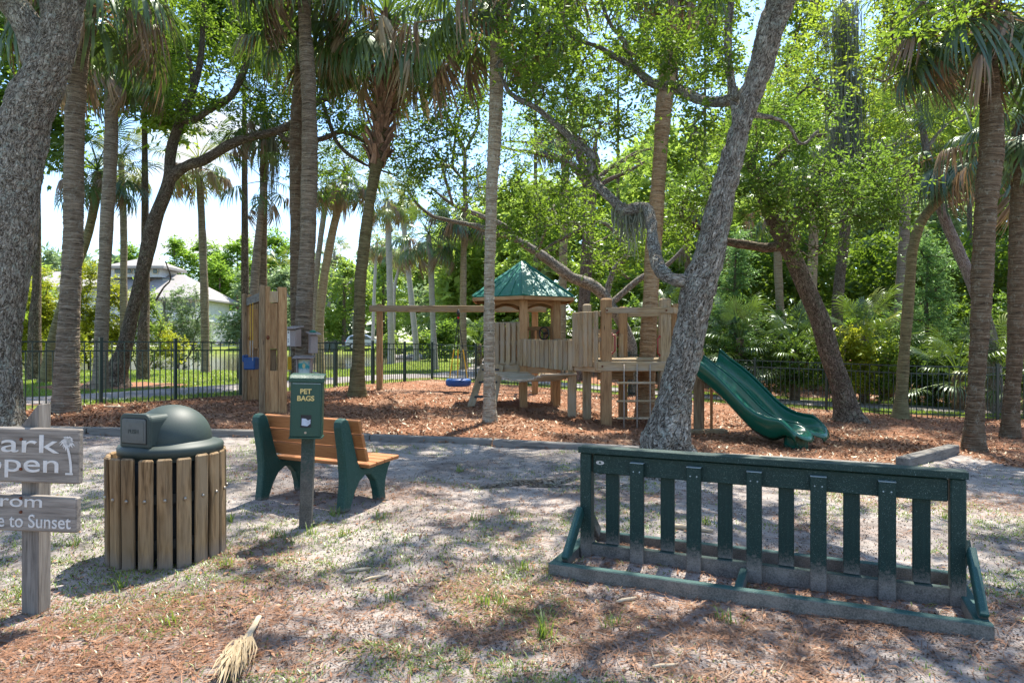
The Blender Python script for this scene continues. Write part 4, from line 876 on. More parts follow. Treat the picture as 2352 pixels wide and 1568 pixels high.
for zz in (bz-.12, gE+.22):
    for k in range(28): a = 2*math.pi*k/28; p = bp+acr*(math.cos(a)*.20)+dirv*(math.sin(a)*.17); m.v.append((p.x-s0.x, p.y-s0.y, zz-s0.z))
m.f = [(k, (k+1) % 28, 28+(k+1) % 28, 28+k) for k in range(28)]+[tuple(range(28))]; m.put('foot_block', 'slide_plastic', sl, bev=.01)
# ================================================================ TIRE SWING
b0 = Vector((-3.55, 18.2, float(g(-3.55, 18.2)))); ts = root('tire_swing', 'tall wooden beam on two posts with a hanging tire seat', 'tire swing', b0)
pa = Vector((-3.53, 18.2)); pb = Vector((.62, 18.5)); bz_ = 2.32
for p, w in ((pa, .15), (pb, .17)):
    z = float(g(p.x, p.y)); board('post', Vector((p.x, p.y, z-.1))-b0, Vector((p.x, p.y, bz_+.12))-b0, w, w, PW, ts, (1,0,0), bev=.01)
board('beam', Vector((pa.x-.25, pa.y-.12, bz_))-b0, Vector((pb.x+.3, pb.y-.13, bz_))-b0, .17, .09, PP, ts, bev=.01)
board('brace', Vector((pb.x-.25, pb.y+.05, bz_-.1))-b0, Vector((pb.x-.25, pb.y+.05, bz_-.75))-b0, .2, .05, PP, ts, (1,0,0))
tx = Vector((-1.42, 18.05)); tz = float(g(tx.x, tx.y))+.27
k_ = MB().sphere(tuple(Vector((tx.x, tx.y, 2.2))-b0), .05, 10).tube([Vector((tx.x, tx.y, 2.3))-b0, Vector((tx.x, tx.y, 2.1))-b0], .03, 8); k_.put('swivel', 'black_rubber', ts, smooth=True)
MB().sphere(tuple(Vector((tx.x, tx.y, 2.08))-b0), .035, 8).put('shackle', 'red_plastic', ts, smooth=True)
for i, a in enumerate((-.4, 1.7, 3.8)):
    e = Vector((tx.x+.27*math.cos(a), tx.y+.27*math.sin(a), tz+.11)); s_ = Vector((tx.x, tx.y, 2.06)); mid = s_.lerp(e, .52)
    MB().tube([s_-b0, mid-b0], .011, 6).put('chain', 'black_rubber', ts); MB().tube([mid-b0, e-b0], .016, 6).put('chain_sleeve', 'yellow_plastic', ts)
m = MB(); pr = [(.20,.09),(.28,.10),(.325,.07),(.335,.0),(.325,-.07),(.28,-.10),(.20,-.09),(.19,-.05),(.27,-.06),(.29,0),(.27,.06),(.19,.05),(.20,.09)]
m.lathe(pr, 48, tuple(Vector((tx.x, tx.y, tz))-b0)); m.put('tire', 'blue_tire', ts, smooth=True)
for zz in (-.045, -.015, .02, .05): MB().lathe([(.325,zz-.006),(.3385,zz-.004),(.3385,zz+.004),(.325,zz+.006)], 48, tuple(Vector((tx.x, tx.y, tz))-b0)).put('tread', 'blue_tire', ts)
# ================================================================ SWING SET (seen along its beam)
w0 = Vector((-4.27, 12.15, float(g(-4.27, 12.15)))); ws = root('swing_set', 'tall wooden swing frame of paired posts behind the bench', 'swing set', w0)
bd = Vector((-1.23, 2.15)).normalized(); pdv = Vector((bd.y, -bd.x))
def wpt(x, y, z): return Vector((x, y, z))-w0
def frame(c, top, front=True):
    z = float(g(c.x, c.y))-.1; Pa = c-pdv*.17; Pb = c+pdv*.17; up = (pdv.x, pdv.y, 0)
    board('post', wpt(Pa.x, Pa.y, z), wpt(Pa.x, Pa.y, top), .085, .14, 'weathered_post_wood', ws, up, .012); q = Pa+pdv*.087; board('post', wpt(q.x, q.y, z), wpt(q.x, q.y, top-.015), .082, .14, PW, ws, up, .012)
    board('post', wpt(Pb.x, Pb.y, z), wpt(Pb.x, Pb.y, top-.02), .15, .15, PW, ws, up, .014)
    m_ = c+pdv*.015-bd*.02; board('block', wpt(m_.x, m_.y, top-.30), wpt(m_.x, m_.y, top-.10), .15, .10, PP, ws, up); board('infill_board', wpt(m_.x, m_.y, top-1.12), wpt(m_.x, m_.y, top-.31), .15, .06, PW, ws, up)
    m2 = m_+bd*.09; board('infill_board', wpt(m2.x, m2.y, z+.5), wpt(m2.x, m2.y, top-1.13), .15, .03, 'weathered_post_wood', ws, up); board('infill_board', wpt(m_.x, m_.y, z), wpt(m_.x, m_.y, z+.85), .15, .08, PW, ws, up)
    MB().sphere(tuple(wpt(q.x, q.y, top-.92)-Vector((bd.x, bd.y, 0))*.07), .03, 8, (1,1,1.4)).put('bolt', 'rusty_bolt', ws)
c1 = Vector((-4.27, 12.15)); c2 = Vector((-5.42, 14.3)); frame(c1, 2.44); frame(c2, 2.44)
board('beam', wpt(c1.x-pdv.x*.1, c1.y-pdv.y*.1, 2.27), wpt(c2.x-pdv.x*.1, c2.y-pdv.y*.1, 2.27), .16, .09, 'timber_edge_wood', ws)
def swing(f, off, seat_z, mt, bucket, label):
    c = c1.lerp(c2, f)-pdv*off; z = 2.2; rt = root('bucket_swing', label, 'swing', (c.x, c.y, seat_z)); o = Vector((c.x, c.y, seat_z))
    for s in (-1, 1):
        e = Vector((c.x+bd.x*.16*s, c.y+bd.y*.16*s, 2.2)); q = Vector((c.x+bd.x*.15*s, c.y+bd.y*.15*s, seat_z+.06)); mid = e.lerp(q, .65)
        MB().tube([e-o, mid-o], .006, 6).put('chain_sleeve', 'yellow_plastic', rt); MB().tube([mid-o, q-o], .007, 5).put('chain', 'chain_metal', rt)
    if bucket:
        MB().quad_box((0,0,.0), (.22,.26,.24)).quad_box((-.12,0,.1), (.05,.24,.14)).put('seat', mt, rt, bev=.03)
    else: MB().quad_box((0,0,0), (.16,.42,.05)).put('seat', mt, rt, bev=.015)
swing(.6, .16, 1.02, 'blue_plastic', True, 'blue bucket swing seat between the swing frame posts'); 
ys_ = W(667, 834, 15.6); m = root('yellow_sign', 'yellow panel hanging on the fence behind the swing frame', 'panel', (ys_.x, ys_.y, ys_.z)); MB().quad_box((0,0,0), (.12,.02,.30)).put('plate', 'yellow_plastic', m); MB().tube([(0,.0,.15),(0,0,.6)], .006, 6).put('hanger', 'chain_metal', m)
# ================================================================ FOREGROUND OBJECTS
def text_mesh(txt, size, ext, sx=1., bev=0.):
    cu = bpy.data.curves.new('lettering', 'FONT'); cu.body = txt; cu.size = size; cu.extrude = ext; cu.align_x = 'LEFT'; cu.bevel_depth = bev
    o = bpy.data.objects.new('lettering', cu); COL.objects.link(o); bpy.context.view_layer.update(); me = bpy.data.meshes.new_from_object(o.evaluated_get(bpy.context.evaluated_depsgraph_get())); COL.objects.unlink(o); bpy.data.objects.remove(o)
    me.transform(Matrix.Scale(sx, 4, (1,0,0))); me.transform(Matrix.Rotation(math.pi/2, 4, 'X')); return me
def ltr(txt, size, loc, mt, parent, ext=.002, sx=1., rot=0., bold=0.):
    me = text_mesh(txt, size, ext, sx, bold); return put('lettering', me, mt, parent, Matrix.Translation(Vector(loc)) @ Matrix.Rotation(rot, 4, 'Z'))
# ---- trash receptacle
tc_ = Vector((-2.36, 4.64)); tz_ = gz(*tc_); tr = root('trash_receptacle', 'round slatted wooden trash receptacle with green dome lid', 'trash can', (tc_.x, tc_.y, tz_), 0)
NSL = 20; tr.scale = (.89, .89, .99); tr.location.x += .02
for i in range(NSL):
    a = 2*math.pi*(i+.35)/NSL; x, y = .395*math.cos(a), .395*math.sin(a); tilt = random.uniform(-.008, .008)
    s_ = board('slat', (x, y, -.06), (x+tilt, y, .695+random.uniform(-.006, .006)), .098, .036, 'slat_wood', tr, (-math.sin(a), math.cos(a), 0), .010)
    MB().sphere((.417*math.cos(a), .417*math.sin(a), .43), .0125, 10, (1,1,1)).put('bolt', 'steel_bolt', tr, smooth=True)
MB().lathe([(.330,.0),(.335,.66),(.325,.66),(.32,.02)], 48).put('liner', 'dark_liner', tr, smooth=True)
for z in (.14, .43): MB().lathe([(.362,z-.03),(.374,z-.03),(.374,z+.03),(.362,z+.03)], 40).put('band', 'dark_liner', tr)
dm = MB().lathe([(.345,.66),(.345,.69),(.366,.695),(.368,.735),(.355,.752),(.300,.765),(.285,.775)], 64, (.03,.0,0)); dm.put('lid_rim', 'bin_grey_green', tr, smooth=True)
pr = [(.283,.770)]+[(.283*math.cos(a), .775+.235*math.sin(a)) for a in np.linspace(.05, math.pi/2-.01, 14)]
dome = MB().lathe(pr, 64, (.03, 0, 0)).put('dome', 'bin_grey_green', tr, smooth=True)
# hood with push flap, facing left of the camera
fa = math.atan2(-.93, -.36); fd = Vector((math.cos(fa), math.sin(fa))); sd_ = Vector((-fd.y, fd.x))
def hood(nm, mt, r0, r1, w, z0, z1, rr=.035, taper=0., par=tr, bev=.006):
    m = MB(); n = 6; ol = [(-w/2, z0)]+[(-w/2+rr-rr*math.cos(a), z1-rr+rr*math.sin(a)) for a in np.linspace(0, math.pi/2, n)]+[(w/2-rr+rr*math.sin(a), z1-rr+rr*math.cos(a)) for a in np.linspace(0, math.pi/2, n)]+[(w/2, z0)]
    for r_, tp, zz in ((r0, 0., 0.), (r1, taper, .0)):
        for s, z in ol: m.v.append((.03+fd.x*r_+sd_.x*s*(1-tp), fd.y*r_+sd_.y*s*(1-tp), z+zz))
    k = len(ol); m.f = [tuple(range(k)), tuple(range(k, 2*k))]+[(i, (i+1) % k, k+(i+1) % k, k+i) for i in range(k)]
    return m.put(nm, mt, par, bev=bev)
hood('hood', 'bin_grey_green', .0, .300, .262, .765, .963, .04, 0.)
hf = hood('hood_frame', 'bin_grey_green', .296, .325, .285, .758, .975, .045)
hood('flap_recess', 'dark_liner', .322, .327, .243, .780, .950, .02, bev=0)
fl = hood('flap', 'dark_plastic', .324, .333, .232, .786, .944, .018)
M['flap_grey'] = plain('flap_grey', (.085,.095,.09), .5, .4)
fl.data.materials[0] = M['flap_grey']; hood('flap_panel', 'flap_grey', .332, .336, .20, .802, .928, .012, par=tr)
ln = Vector((.03+fd.x*.337, fd.y*.337)); rt_ = math.atan2(sd_.y, sd_.x)
o = ltr('PUSH', .038, (ln.x-sd_.x*.05, ln.y-sd_.y*.05, .850), 'bin_grey_green', tr, .0012, 1.15, rt_)
# ---- grey park sign
sg0 = Vector((-2.55, 3.66)); sz = gz(*sg0); sg = root('park_sign', 'grey weathered wooden park sign with two carved boards at left edge', 'sign', (sg0.x, sg0.y, sz), R_(-4))
GW = 'grey_sign_wood'
m = MB().prism([(-.047,-.12),(.047,-.12),(.047,1.115),(-.047,1.0)][::1], 'x', -.047, .047); m.v = [(y_, x_, z_) for (x_, y_, z_) in m.v]
m.v = [(x_, y_, z_) for (x_, y_, z_) in m.v]; me = m.mesh('post'); me.transform(Matrix.Rotation(math.pi/2, 4, 'Y')); me.materials.append(M[GW]); put('post', me, None, sg, Matrix.Rotation(-math.pi/2, 4, 'Y'), None, .006, 2)
board('sign_board', (-.86, -.069, .865), (.303, -.069, .845), .285, .042, GW, sg, bev=.007)
board('sign_board', (-.86, -.069, .565), (.290, -.069, .540), .185, .042, GW, sg, bev=.007)
def sgt(txt, xr, z, size, wid, slope=-.018):
    me = text_mesh(txt, size, .0012, 1., .0006); xs = [v.co.x for v in me.vertices]; me.transform(Matrix.Scale(wid/(max(xs)-min(xs)), 4, (1,0,0))); w = max(v.co.x for v in me.vertices); put('lettering', me, 'silver_letter', sg, Matrix.Translation((xr-w, -.0915, z)) @ Matrix.Rotation(-slope, 4, 'Y'))
plain('silver_letter', (.50,.49,.47), .6, .4)
sgt('Park', .200, .872, .135, .435); sgt('open', .195, .770, .135, .42); sgt('from', .105, .585, .092, .275); sgt('Sunrise to Sunset', .262, .482, .098, .62)
# carved palm tree emblem
m = MB(); 
for i in range(18):
    a = i/18*2*math.pi; L_ = .048*(.7+.3*math.sin(i*2.3)**2); c, s = math.cos(a), math.sin(a)
    m.v += [(.2+0, -.0925, .925), (.2+c*L_*.5-s*.007, -.0925, .925+s*L_*.5+c*.007+.008), (.2+c*L_, -.0925, .925+s*L_*.8-.012), (.2+c*L_*.5+s*.007, -.0925, .925+s*L_*.5-c*.007+.004)]; b = len(m.v)-4; m.f.append((b, b+1, b+2, b+3))
for z in np.arange(.765, .9, .01): x = .222-.022*((z-.765)/.14)**2*1.0; m.quad_box((x, -.0925, z), (.013, .002, .0105))
m.quad_box((.212, -.0925, .757), (.042, .002, .01)); m.v = [(x+.042, y, z) for x, y, z in m.v]; m.put('palm_emblem', 'silver_letter', sg)
for x, z, in ((-.01, .935), (-.012, .78), (-.012, .628), (-.012, .555)): MB().sphere((x, -.0915, z), .009, 8).put('screw', 'rusty_bolt', sg, smooth=True)
# ---- pet bag station
pb0 = Vector((-1.60, 5.30)); pz = gz(*pb0); ps = root('pet_bag_station', 'green pet bag dispenser box on a square post in front of the bench', 'dispenser', (pb0.x, pb0.y, pz), R_(9)); ps.rotation_euler = (0, R_(1.6), R_(9)); 
MB().quad_box((0,0,.45), (.094,.094,1.06)).put('post', 'station_post', ps, bev=.006)
bw, bh, bt, y0, y1 = .232, .425, 1.145, -.175, -.05; zb = bt-bh
MB().quad_box((0,(y0+y1)/2,(bt+zb)/2), (bw,y1-y0,bh)).put('box', 'station_green_metal', ps, bev=.004)
MB().prism([(y0-.018,bt-.012),(y1+.012,bt+.0),(y1+.012,bt+.05),(y0+.02,bt+.04),(y0-.018,bt+.018)], 'x', -bw/2-.01, bw/2+.01).put('lid', 'station_green_metal', ps, bev=.004)
m = MB(); wx0, wx1, wz0, wz1 = -.037, .041, zb+.072, zb+.168; X0, X1, Z0, Z1 = -bw/2+.012, bw/2-.012, zb+.008, bt-.016
for (a, b_, c, d_) in ((X0, wx0, Z0, Z1), (wx1, X1, Z0, Z1), (wx0, wx1, Z0, wz0), (wx0, wx1, wz1, Z1)): m.quad_box(((a+b_)/2, y0-.004, (c+d_)/2), (b_-a, .008, d_-c))
door = m.put('door', 'station_green_metal', ps)
MB().quad_box(((wx0+wx1)/2, y0-.001, (wz0+wz1)/2), (wx1-wx0+.002, .002, wz1-wz0+.002)).put('slot', 'black_rubber', ps)
m = MB(); m.v = [(-.03,y0-.003,wz0+.016),(.012,y0-.006,wz0+.012),(.034,y0-.003,wz0+.03),(.034,y0-.006,wz0+.064),(.016,y0-.003,wz0+.054),(.0,y0-.006,wz0+.068),(-.03,y0-.003,wz0+.07),(-.004,y0-.006,wz0+.04)]; m.f = [(0,1,7),(1,2,7),(2,3,7),(3,4,7),(4,5,7),(5,6,7),(6,0,7)]; m.put('bag', 'bag_plastic', ps)
MB().tube([(0,y0-.004,zb+.035),(0,y0-.012,zb+.035)], .009, 16).put('lock', 'steel_bolt', ps)
MB().quad_box((0, y0-.010, bt-.022), (bw-.03,.004,.004)).put('drip_edge', 'pale_edge', ps)
for tx_, zz, sz_ in (('PET', bt-.098, .052), ('BAGS', bt-.150, .052)):
    me = text_mesh(tx_, sz_, .0025, 1.0, .0014); xs = [v.co.x for v in me.vertices]; put('lettering', me, 'gold_letter', ps, Matrix.Translation((-.5*(max(xs)+min(xs))-.004, y0-.010, zz)))
MB().quad_box((0,(y0+y1)/2,zb-.006), (bw+.012,y1-y0+.02,.012)).put('base_plate', 'station_green_metal', ps, bev=.003)
# ---- bench
bA = G(603, 1146); bB = G(790, 1176); u2 = Vector((bB.x-bA.x, bB.y-bA.y)).normalized(); bc = Vector(((bA.x+bB.x)/2, (bA.y+bB.y)/2)); bz0 = gz(*bc); bn = root('park_bench', 'park bench with orange lumber boards and green moulded frames, seen from behind', 'bench', (bc.x, bc.y, bz0), math.atan2(u2.y, u2.x))
HL = (Vector((bB.x, bB.y))-Vector((bA.x, bA.y))).length/2; bn.scale = (1, 1, .955)
FP = [(-.06,0),(.04,0),(.06,.06),(.10,.15),(.16,.235),(.24,.28),(.31,.27),(.375,.20),(.41,.10),(.425,0),(.53,0),(.515,.08),(.525,.19),(.565,.29),(.60,.345),(.60,.372),(.20,.345),(.165,.36),(.135,.42),(.10,.53),(.065,.65),(.03,.755),(.01,.795),(-.02,.815),(-.06,.812),(-.085,.785),(-.09,.74),(-.07,.62),(-.045,.48),(-.03,.36),(-.03,.24),(-.045,.12)]
for s in (-1, 1):
    fr_ = MB().prism([(y_, z_-.0) for y_, z_ in FP], 'x', s*HL-.042, s*HL+.042).put('frame', 'bench_frame_green', bn, bev=.016, seg=3)
    MB().prism([(y_, z_) for y_, z_ in [(-.01,.05),(.02,.05),(.03,.2),(.02,.4),(-.02,.6),(-.045,.7),(-.06,.7),(-.03,.42),(-.01,.25)]], 'x', s*HL-.045, s*HL+.045).put('frame_rib', 'bench_frame_green', bn, bev=.004)
for z_, y_ in ((.735, .085), (.605, .125), (.475, .165)):
    nv = Vector((0, .3, 1)).normalized(); board('back_board', (-HL-.04, y_, z_), (HL+.11, y_, z_), .125, .036, 'orange_lumber', bn, (0, -.30, 1), .006)
for y_, z_ in ((.235, .372), (.345, .380), (.455, .386), (.565, .39)): board('seat_board', (-HL-.04, y_, z_), (HL+.12, y_, z_), .034, .103, 'orange_lumber', bn, (0, -.04, 1), .006)
# ---- bike rack
ra = Vector((.235, 4.27)); rb_ = Vector((2.32, 3.34)); ru = (rb_-ra).normalized(); rn = Vector((-ru.y, ru.x)); RL = (rb_-ra).length; rc = (ra+rb_)/2+rn*.41; rzg = gz(*rc)
rk = root('bike_rack', 'dark green lumber bike rack with alternating upright slats', 'bike rack', (rc.x, rc.y, rzg), math.atan2(ru.y, ru.x))
RK = 'rack_lumber'; RB = 'rack_base_lumber'; h = RL/2; XL, XR = -h+.115, h-.055
board('base_timber', (-h, -.41, .035), (h+.03, -.41, .035), .10, .055, RB, rk, bev=.006); board('base_timber', (-h+.0, .39, .035), (h-.02, .39, .035), .10, .05, RB, rk, bev=.006)
for x in (-h+.035, h-.01): board('end_timber', (x, -.38, .036), (x, .36, .036), .098, .07, RB, rk, bev=.006)
board('cross_tie', (-.02, -.38, .034), (-.02, -.02, .034), .095, .045, RB, rk, bev=.006)
board('bottom_rail', (XL+.03, 0, .055), (XR-.03, 0, .055), .115, .045, RK, rk, bev=.005)
for x in (XL, XR): board('end_post', (x, 0, -.02), (x, 0, .715), .085, .075, RK, rk, (0,1,0), bev=.006)
board('top_rail', (XL+.045, .0, .645), (XR-.045, .0, .645), .125, .04, RK, rk, bev=.005)
board('top_cap', (XL-.045, -.01, .738), (XR+.045, -.01, .738), .04, .105, RK, rk, bev=.003)
NSLAT = 11; xs_ = [XL+.165+(XR-XL-.33)*(i/(NSLAT-1))**.985 for i in range(NSLAT)]
for i, x in enumerate(xs_):
    if i % 2 == 0: board('slat', (x, .040, .0), (x, .040, .70), .088, .036, RK, rk, (1,0,0), .004)
    else:
        board('slat', (x, -.041, .005), (x, -.041, .672), .088, .038, RK, rk, (1,0,0), .004); MB().quad_box((x, -.041, .6745), (.088,.038,.003)).put('lit_slat_top', 'pale_edge', rk)  # thin pale strip paints the light caught on the slat's top end
        for q in (-.02, .02): MB().tube([(x+q,-.0595,.62),(x+q,-.0625,.62)], .0045, 8).put('screw', 'pale_edge', rk)
for x in (XL-.03, XR+.055):
    board('brace', (x, -.36, .085), (x, -.05, .335), .075, .04, RB, rk, (0, .3, .4), .005); board('brace', (x, .34, .085), (x, .05, .335), .075, .04, RK, rk, (0, -.3, .4), .005)
    MB().tube([(x-.012,-.075,.31),(x-.012,-.09,.335)], .007, 8).put('screw', 'pale_edge', rk)
m = MB(); m.v = [(XL+.095+.028*math.cos(a), -.0215, .655+.013*math.sin(a)) for a in np.linspace(0, 2*math.pi, 24, endpoint=False)]; m.f = [tuple(range(24))]; m.put('badge', 'silver_letter', rk)
m = MB(); m.v = [(XL+.095+.012*math.cos(a)*(.6 if i % 2 else 1), -.0225, .655+.011*math.sin(a)*(.6 if i % 2 else 1)) for i, a in enumerate(np.linspace(math.pi/2, 2.5*math.pi, 6, endpoint=False))]; m.f = [tuple(range(6))]; m.put('badge_mark', 'station_green_metal', rk)
# ---- three wooden boxes on the palm behind the dispenser
JD = float(G(697, 925).y)-.30
def wbox(nm, label, px, py, w, h, dep, rz, kind):
    c = W(px, py, JD); rt = root(nm, label, 'box', c, rz, None); GB = 'grey_box_wood'
    if kind == 'closed':
        MB().prism([(-dep/2,-h/2),(dep/2,-h/2),(dep/2,h/2),(-dep/2,h/2-.03)], 'x', -w/2, w/2).put('body', GB, rt, bev=.004)
        MB().quad_box((0,-.03,h/2+.02), (w+.09,dep+.12,.022), Matrix.Rotation(R_(9), 3, 'X')).put('roof', GB, rt, bev=.003); return rt
    t_ = .02; MB().quad_box((0,dep/2,0), (w,t_,h)).put('back', GB, rt)
    for s in (-1, 1): MB().prism([(-dep/2,-h/2),(dep/2-t_/2-.001,-h/2),(dep/2-t_/2-.001,h/2),(-dep/2,h/2-.03)], 'x', s*(w/2-.018)-.012, s*(w/2-.018)+.012).put('side', GB, rt)
    MB().quad_box((0,-.03,h/2+.015), (w+.11,dep+.10,.022), Matrix.Rotation(R_(10), 3, 'X')).put('roof', GB, rt, bev=.003); MB().quad_box((0,0,-h/2-.012), (w,dep,.022)).put('floor', GB, rt)
    return rt
b1 = wbox('bird_box', 'grey wooden box with slanted roof and white strip, left side of the palm', 674, 775, .25, .36, .18, R_(-24), 'closed')
MB().quad_box((-.04,-.094,-.01), (.07,.006,.30)).put('notice', 'white_paint', b1); MB().sphere((-.04,-.1,.1), .015, 8).put('hole', 'black_rubber', b1)
for i in range(3): MB().quad_box((-.045,-.0975,-.03-.03*i), (.03,.003,.012)).put('print', 'dark_plastic', b1)
b2 = wbox('bird_box', 'grey wooden box tipped outward with green cap, right side of the palm', 719, 789, .14, .38, .18, R_(34), 'closed')
MB().sphere((0,.02,.24), .07, 12, (1,1,.5)).put('cap', 'green_roof_metal', b2, smooth=True)
b3 = wbox('leaflet_box', 'grey wooden box with a painted picture behind the dispenser', 699, 840, .30, .33, .16, R_(4), 'open')
MB().quad_box((0,-.02,-.01), (.225,.008,.28)).put('picture', 'picture_teal', b3) if False else None
n = NT('picture_paint'); v = n.coord('Object'); s_ = n.n('ShaderNodeSeparateXYZ'); n.put(s_.inputs[0], v); wv = n.noise(v, 14, 3); c = n.ramp(n.math('ADD', n.math('MULTIPLY', s_.outputs[2], 2.4), n.math('MULTIPLY', wv, .5)), [(.0, (.55,.65,.62)), (.18, (.03,.32,.36)), (.34, (.08,.42,.42)), (.42, (.55,.62,.55)), (.6, (.5,.48,.32)), (.8, (.18,.36,.30))]); M['picture_paint'] = n.done(n.bsdf(c, .6))
pc = MB().quad_box((0,-.02,-.01), (.225,.008,.28)).put('picture', 'picture_paint', b3)
m = MB(); m.v = [(-.005+.030*math.cos(a), -.0255, -.0+.05*math.sin(a)) for a in np.linspace(0, 2*math.pi, 20, endpoint=False)]; m.f = [tuple(range(20))]; m.put('painted_fruit', 'fruit_paint', pc) if False else None
plain('fruit_paint', (.62,.55,.28), .6); m.put('painted_fruit', 'fruit_paint', pc)
board('brace', (.17, -.02, -.12), (.30, -.02, -.16), .02, .14, 'grey_box_wood', b3)
# ---- fallen palm boot like a broom, and sticks
def pale(nm): return nm
bf = W(572, 1500, 3.05); bx0 = Vector((-1.2, 3.2)); bzf = gz(*bx0)
br = root('palm_frond_stub', 'dried pale palm leaf base shaped like a broom lying on the sand', 'frond', (bx0.x, bx0.y, bzf+.012))
pA, pB = Vector((-1.285-bx0.x, 3.47-bx0.y, .03)), Vector((-1.225-bx0.x, 3.07-bx0.y, .03)); plain('straw', (.50,.40,.27), .8, .2, 0, .15, .5, 60)
m = MB().tube([pA, pA.lerp(pB, .5)+Vector((0,0,.005)), pB], [.013, .016, .024], 10); m.v = [(x, y, z*.55+.005) for x, y, z in m.v]; m.put('stalk', 'straw', br, smooth=True)
r = random.Random(3); V = []; F = []; tn = []
for i in range(170):
    a = math.pi*1.5+r.gauss(.24, .13); L_ = r.uniform(.10, .30); c, s = math.cos(a), math.sin(a); o = pB+Vector((r.gauss(0, .016), r.gauss(.0, .05), .012+r.random()*.03)); w = r.uniform(.002, .006); e = o+Vector((c*L_, s*L_, -.012-r.random()*.015+r.random()*.02)); mid = o.lerp(e, .5)+Vector((r.gauss(0, .01), 0, .012))
    b = len(V); V += [tuple(o+Vector((-w,0,0))), tuple(o+Vector((w,0,0))), tuple(mid+Vector((w,0,0))), tuple(mid+Vector((-w,0,0))), tuple(e)]; F += [(b, b+1, b+2, b+3), (b+3, b+2, b+4)]; q = r.random(); tn += [q, q]
o = put('fibres', np_mesh('fibres', V, F, tint=tn), 'palm_dead_pale', br, kind='stuff')
def stick(px, py, L_, rz, rad, label, mt='straw', lift=.0):
    c = G(px, py); z = gz(c.x, c.y); rt = root('fallen_stick', label, 'stick', (c.x, c.y, z+rad*.6+lift), rz); P = [(-L_/2,0,0),(-L_/5,.02*L_,.004),(L_/6,-.03*L_,.006),(L_/2,.01,.002)]
    MB().tube(P, [rad*.8, rad, rad*.9, rad*.5], 8).put('stem', mt, rt, smooth=True)
stick(1585, 1222, .34, R_(-28), .022, 'short pale branch lying behind the bike rack slats'); stick(823, 1314, .16, R_(22), .012, 'short pale palm stalk on the patchy grass'); stick(862, 1330, .15, R_(32), .010, 'second pale stalk just right of the first on the grass')
stick(1530, 1540, .12, R_(6), .009, 'small pale stick on the sand below the bike rack'); stick(600, 1332, .16, R_(-3), .006, 'thin dark twig right of the trash receptacle', 'dark_wood_twig') if 'dark_wood_twig' in M else None
stick(262, 938, .42, R_(-12), .03, 'dried palm husk lying at the foot of the left fence'); stick(1440, 1373, .14, R_(25), .012, 'curled brown bark piece under the front of the bike rack')
# leaves curled piece
# ---- roots near leaning oak
def rootlet(pts, rad, label):
    a = G(*pts[0]); rt = root('surface_root', label, 'root', a); P = []
    for px, py in pts: q = G(px, py); P.append((q.x-a.x, q.y-a.y, gz(q.x, q.y)-a.z+rad*.15))
    me = trunk_mesh('root_wood', P, [rad]+[rad*.9]*(len(P)-2)+[rad*.3], 10, .04, .2, 6, seed=3); put('root_wood', me, 'oak_bark', rt)
rootlet([(1500, 1098), (1430, 1078), (1370, 1092), (1290, 1108), (1180, 1112), (1100, 1120)], .045, 'long grey surface root running left from the leaning oak')
rootlet([(1480, 1110), (1400, 1122), (1320, 1120), (1210, 1116)], .022, 'thin surface root below the long one, left of the bike rack')
# ================================================================ TREES
def blob(px, py, rx, ry, d, rd, n): k = d/1568; return (W(px, py, d), (rx*k, rd, ry*k), n)
def tree(name, label, base, trunk, limbs, blobs, bm='oak_bark', lm='oak_leaf', rc=.38, per=70, size=.075, wid=.04, cat='tree', group=None, near=False, tip=.007, seed=0, sides=16, lump=.10, flat=.75, flare=.5, mats2=None, wood_only=False, d=None):
    b = G(*base) if len(base) == 2 else Vector(base); d = d or b.y; rt = root(name, label, cat, b, 0, group)
    P, Rr = path_world([p if len(p) > 3 else (*p, d) for p in trunk]); P[0] = Vector((P[0].x, P[0].y, b.z-.12)) if len(base) == 2 else P[0]
    P = [p-b for p in P]; Rr = [q*(.86 if near else .93) for q in Rr]
    me = trunk_mesh('trunk', P, Rr, 120 if near else sides, .022 if near else .12, lump, 2.2, rough=(.020 if near else 0), rf=13., flare=(1.15 if near else flare), seed=seed); put('trunk', me, bm, rt)
    nodes = list(smooth_path(P, Rr, .5)[0][len(P)//2:])
    for lb in limbs:
        LP, LR = path_world([p if len(p) > 3 else (*p, d) for p in lb]); LP = [p-b for p in LP]
        put('limb', trunk_mesh('limb', LP, LR, 30 if near else 12, .04 if near else .10, .14, 3., rough=(.008 if near else 0), seed=seed+3), bm, rt)
        nodes += list(smooth_path(LP, LR, .35)[0][2:])
    if blobs:
        C = clumps_in([(c-b, r_, n) for c, r_, n in blobs], seed+20)
        put('branches', branch_mesh('branches', nodes, C, tip, 4, seed), bm, rt, kind='stuff')
        hi = (W(0, -130, d)-b).z; up_ = (C[:, 2] > (-130*0+CAMZ+(784+110)/1568*np.maximum(C[:, 1]+b.y, .5))-b.z) & near
        if (~up_).any(): put('foliage', foliage_mesh('foliage', C[~up_], rc, int(per*1.25), size, wid, seed+40, flat), lm, rt, kind='stuff')
        if up_.any(): put('foliage', foliage_mesh('foliage', C[up_][np.arange(up_.sum()) % 4 != 0], rc*.95, 84, .09, .048, seed+41, flat), lm, rt, kind='stuff')
    return rt
B = blob
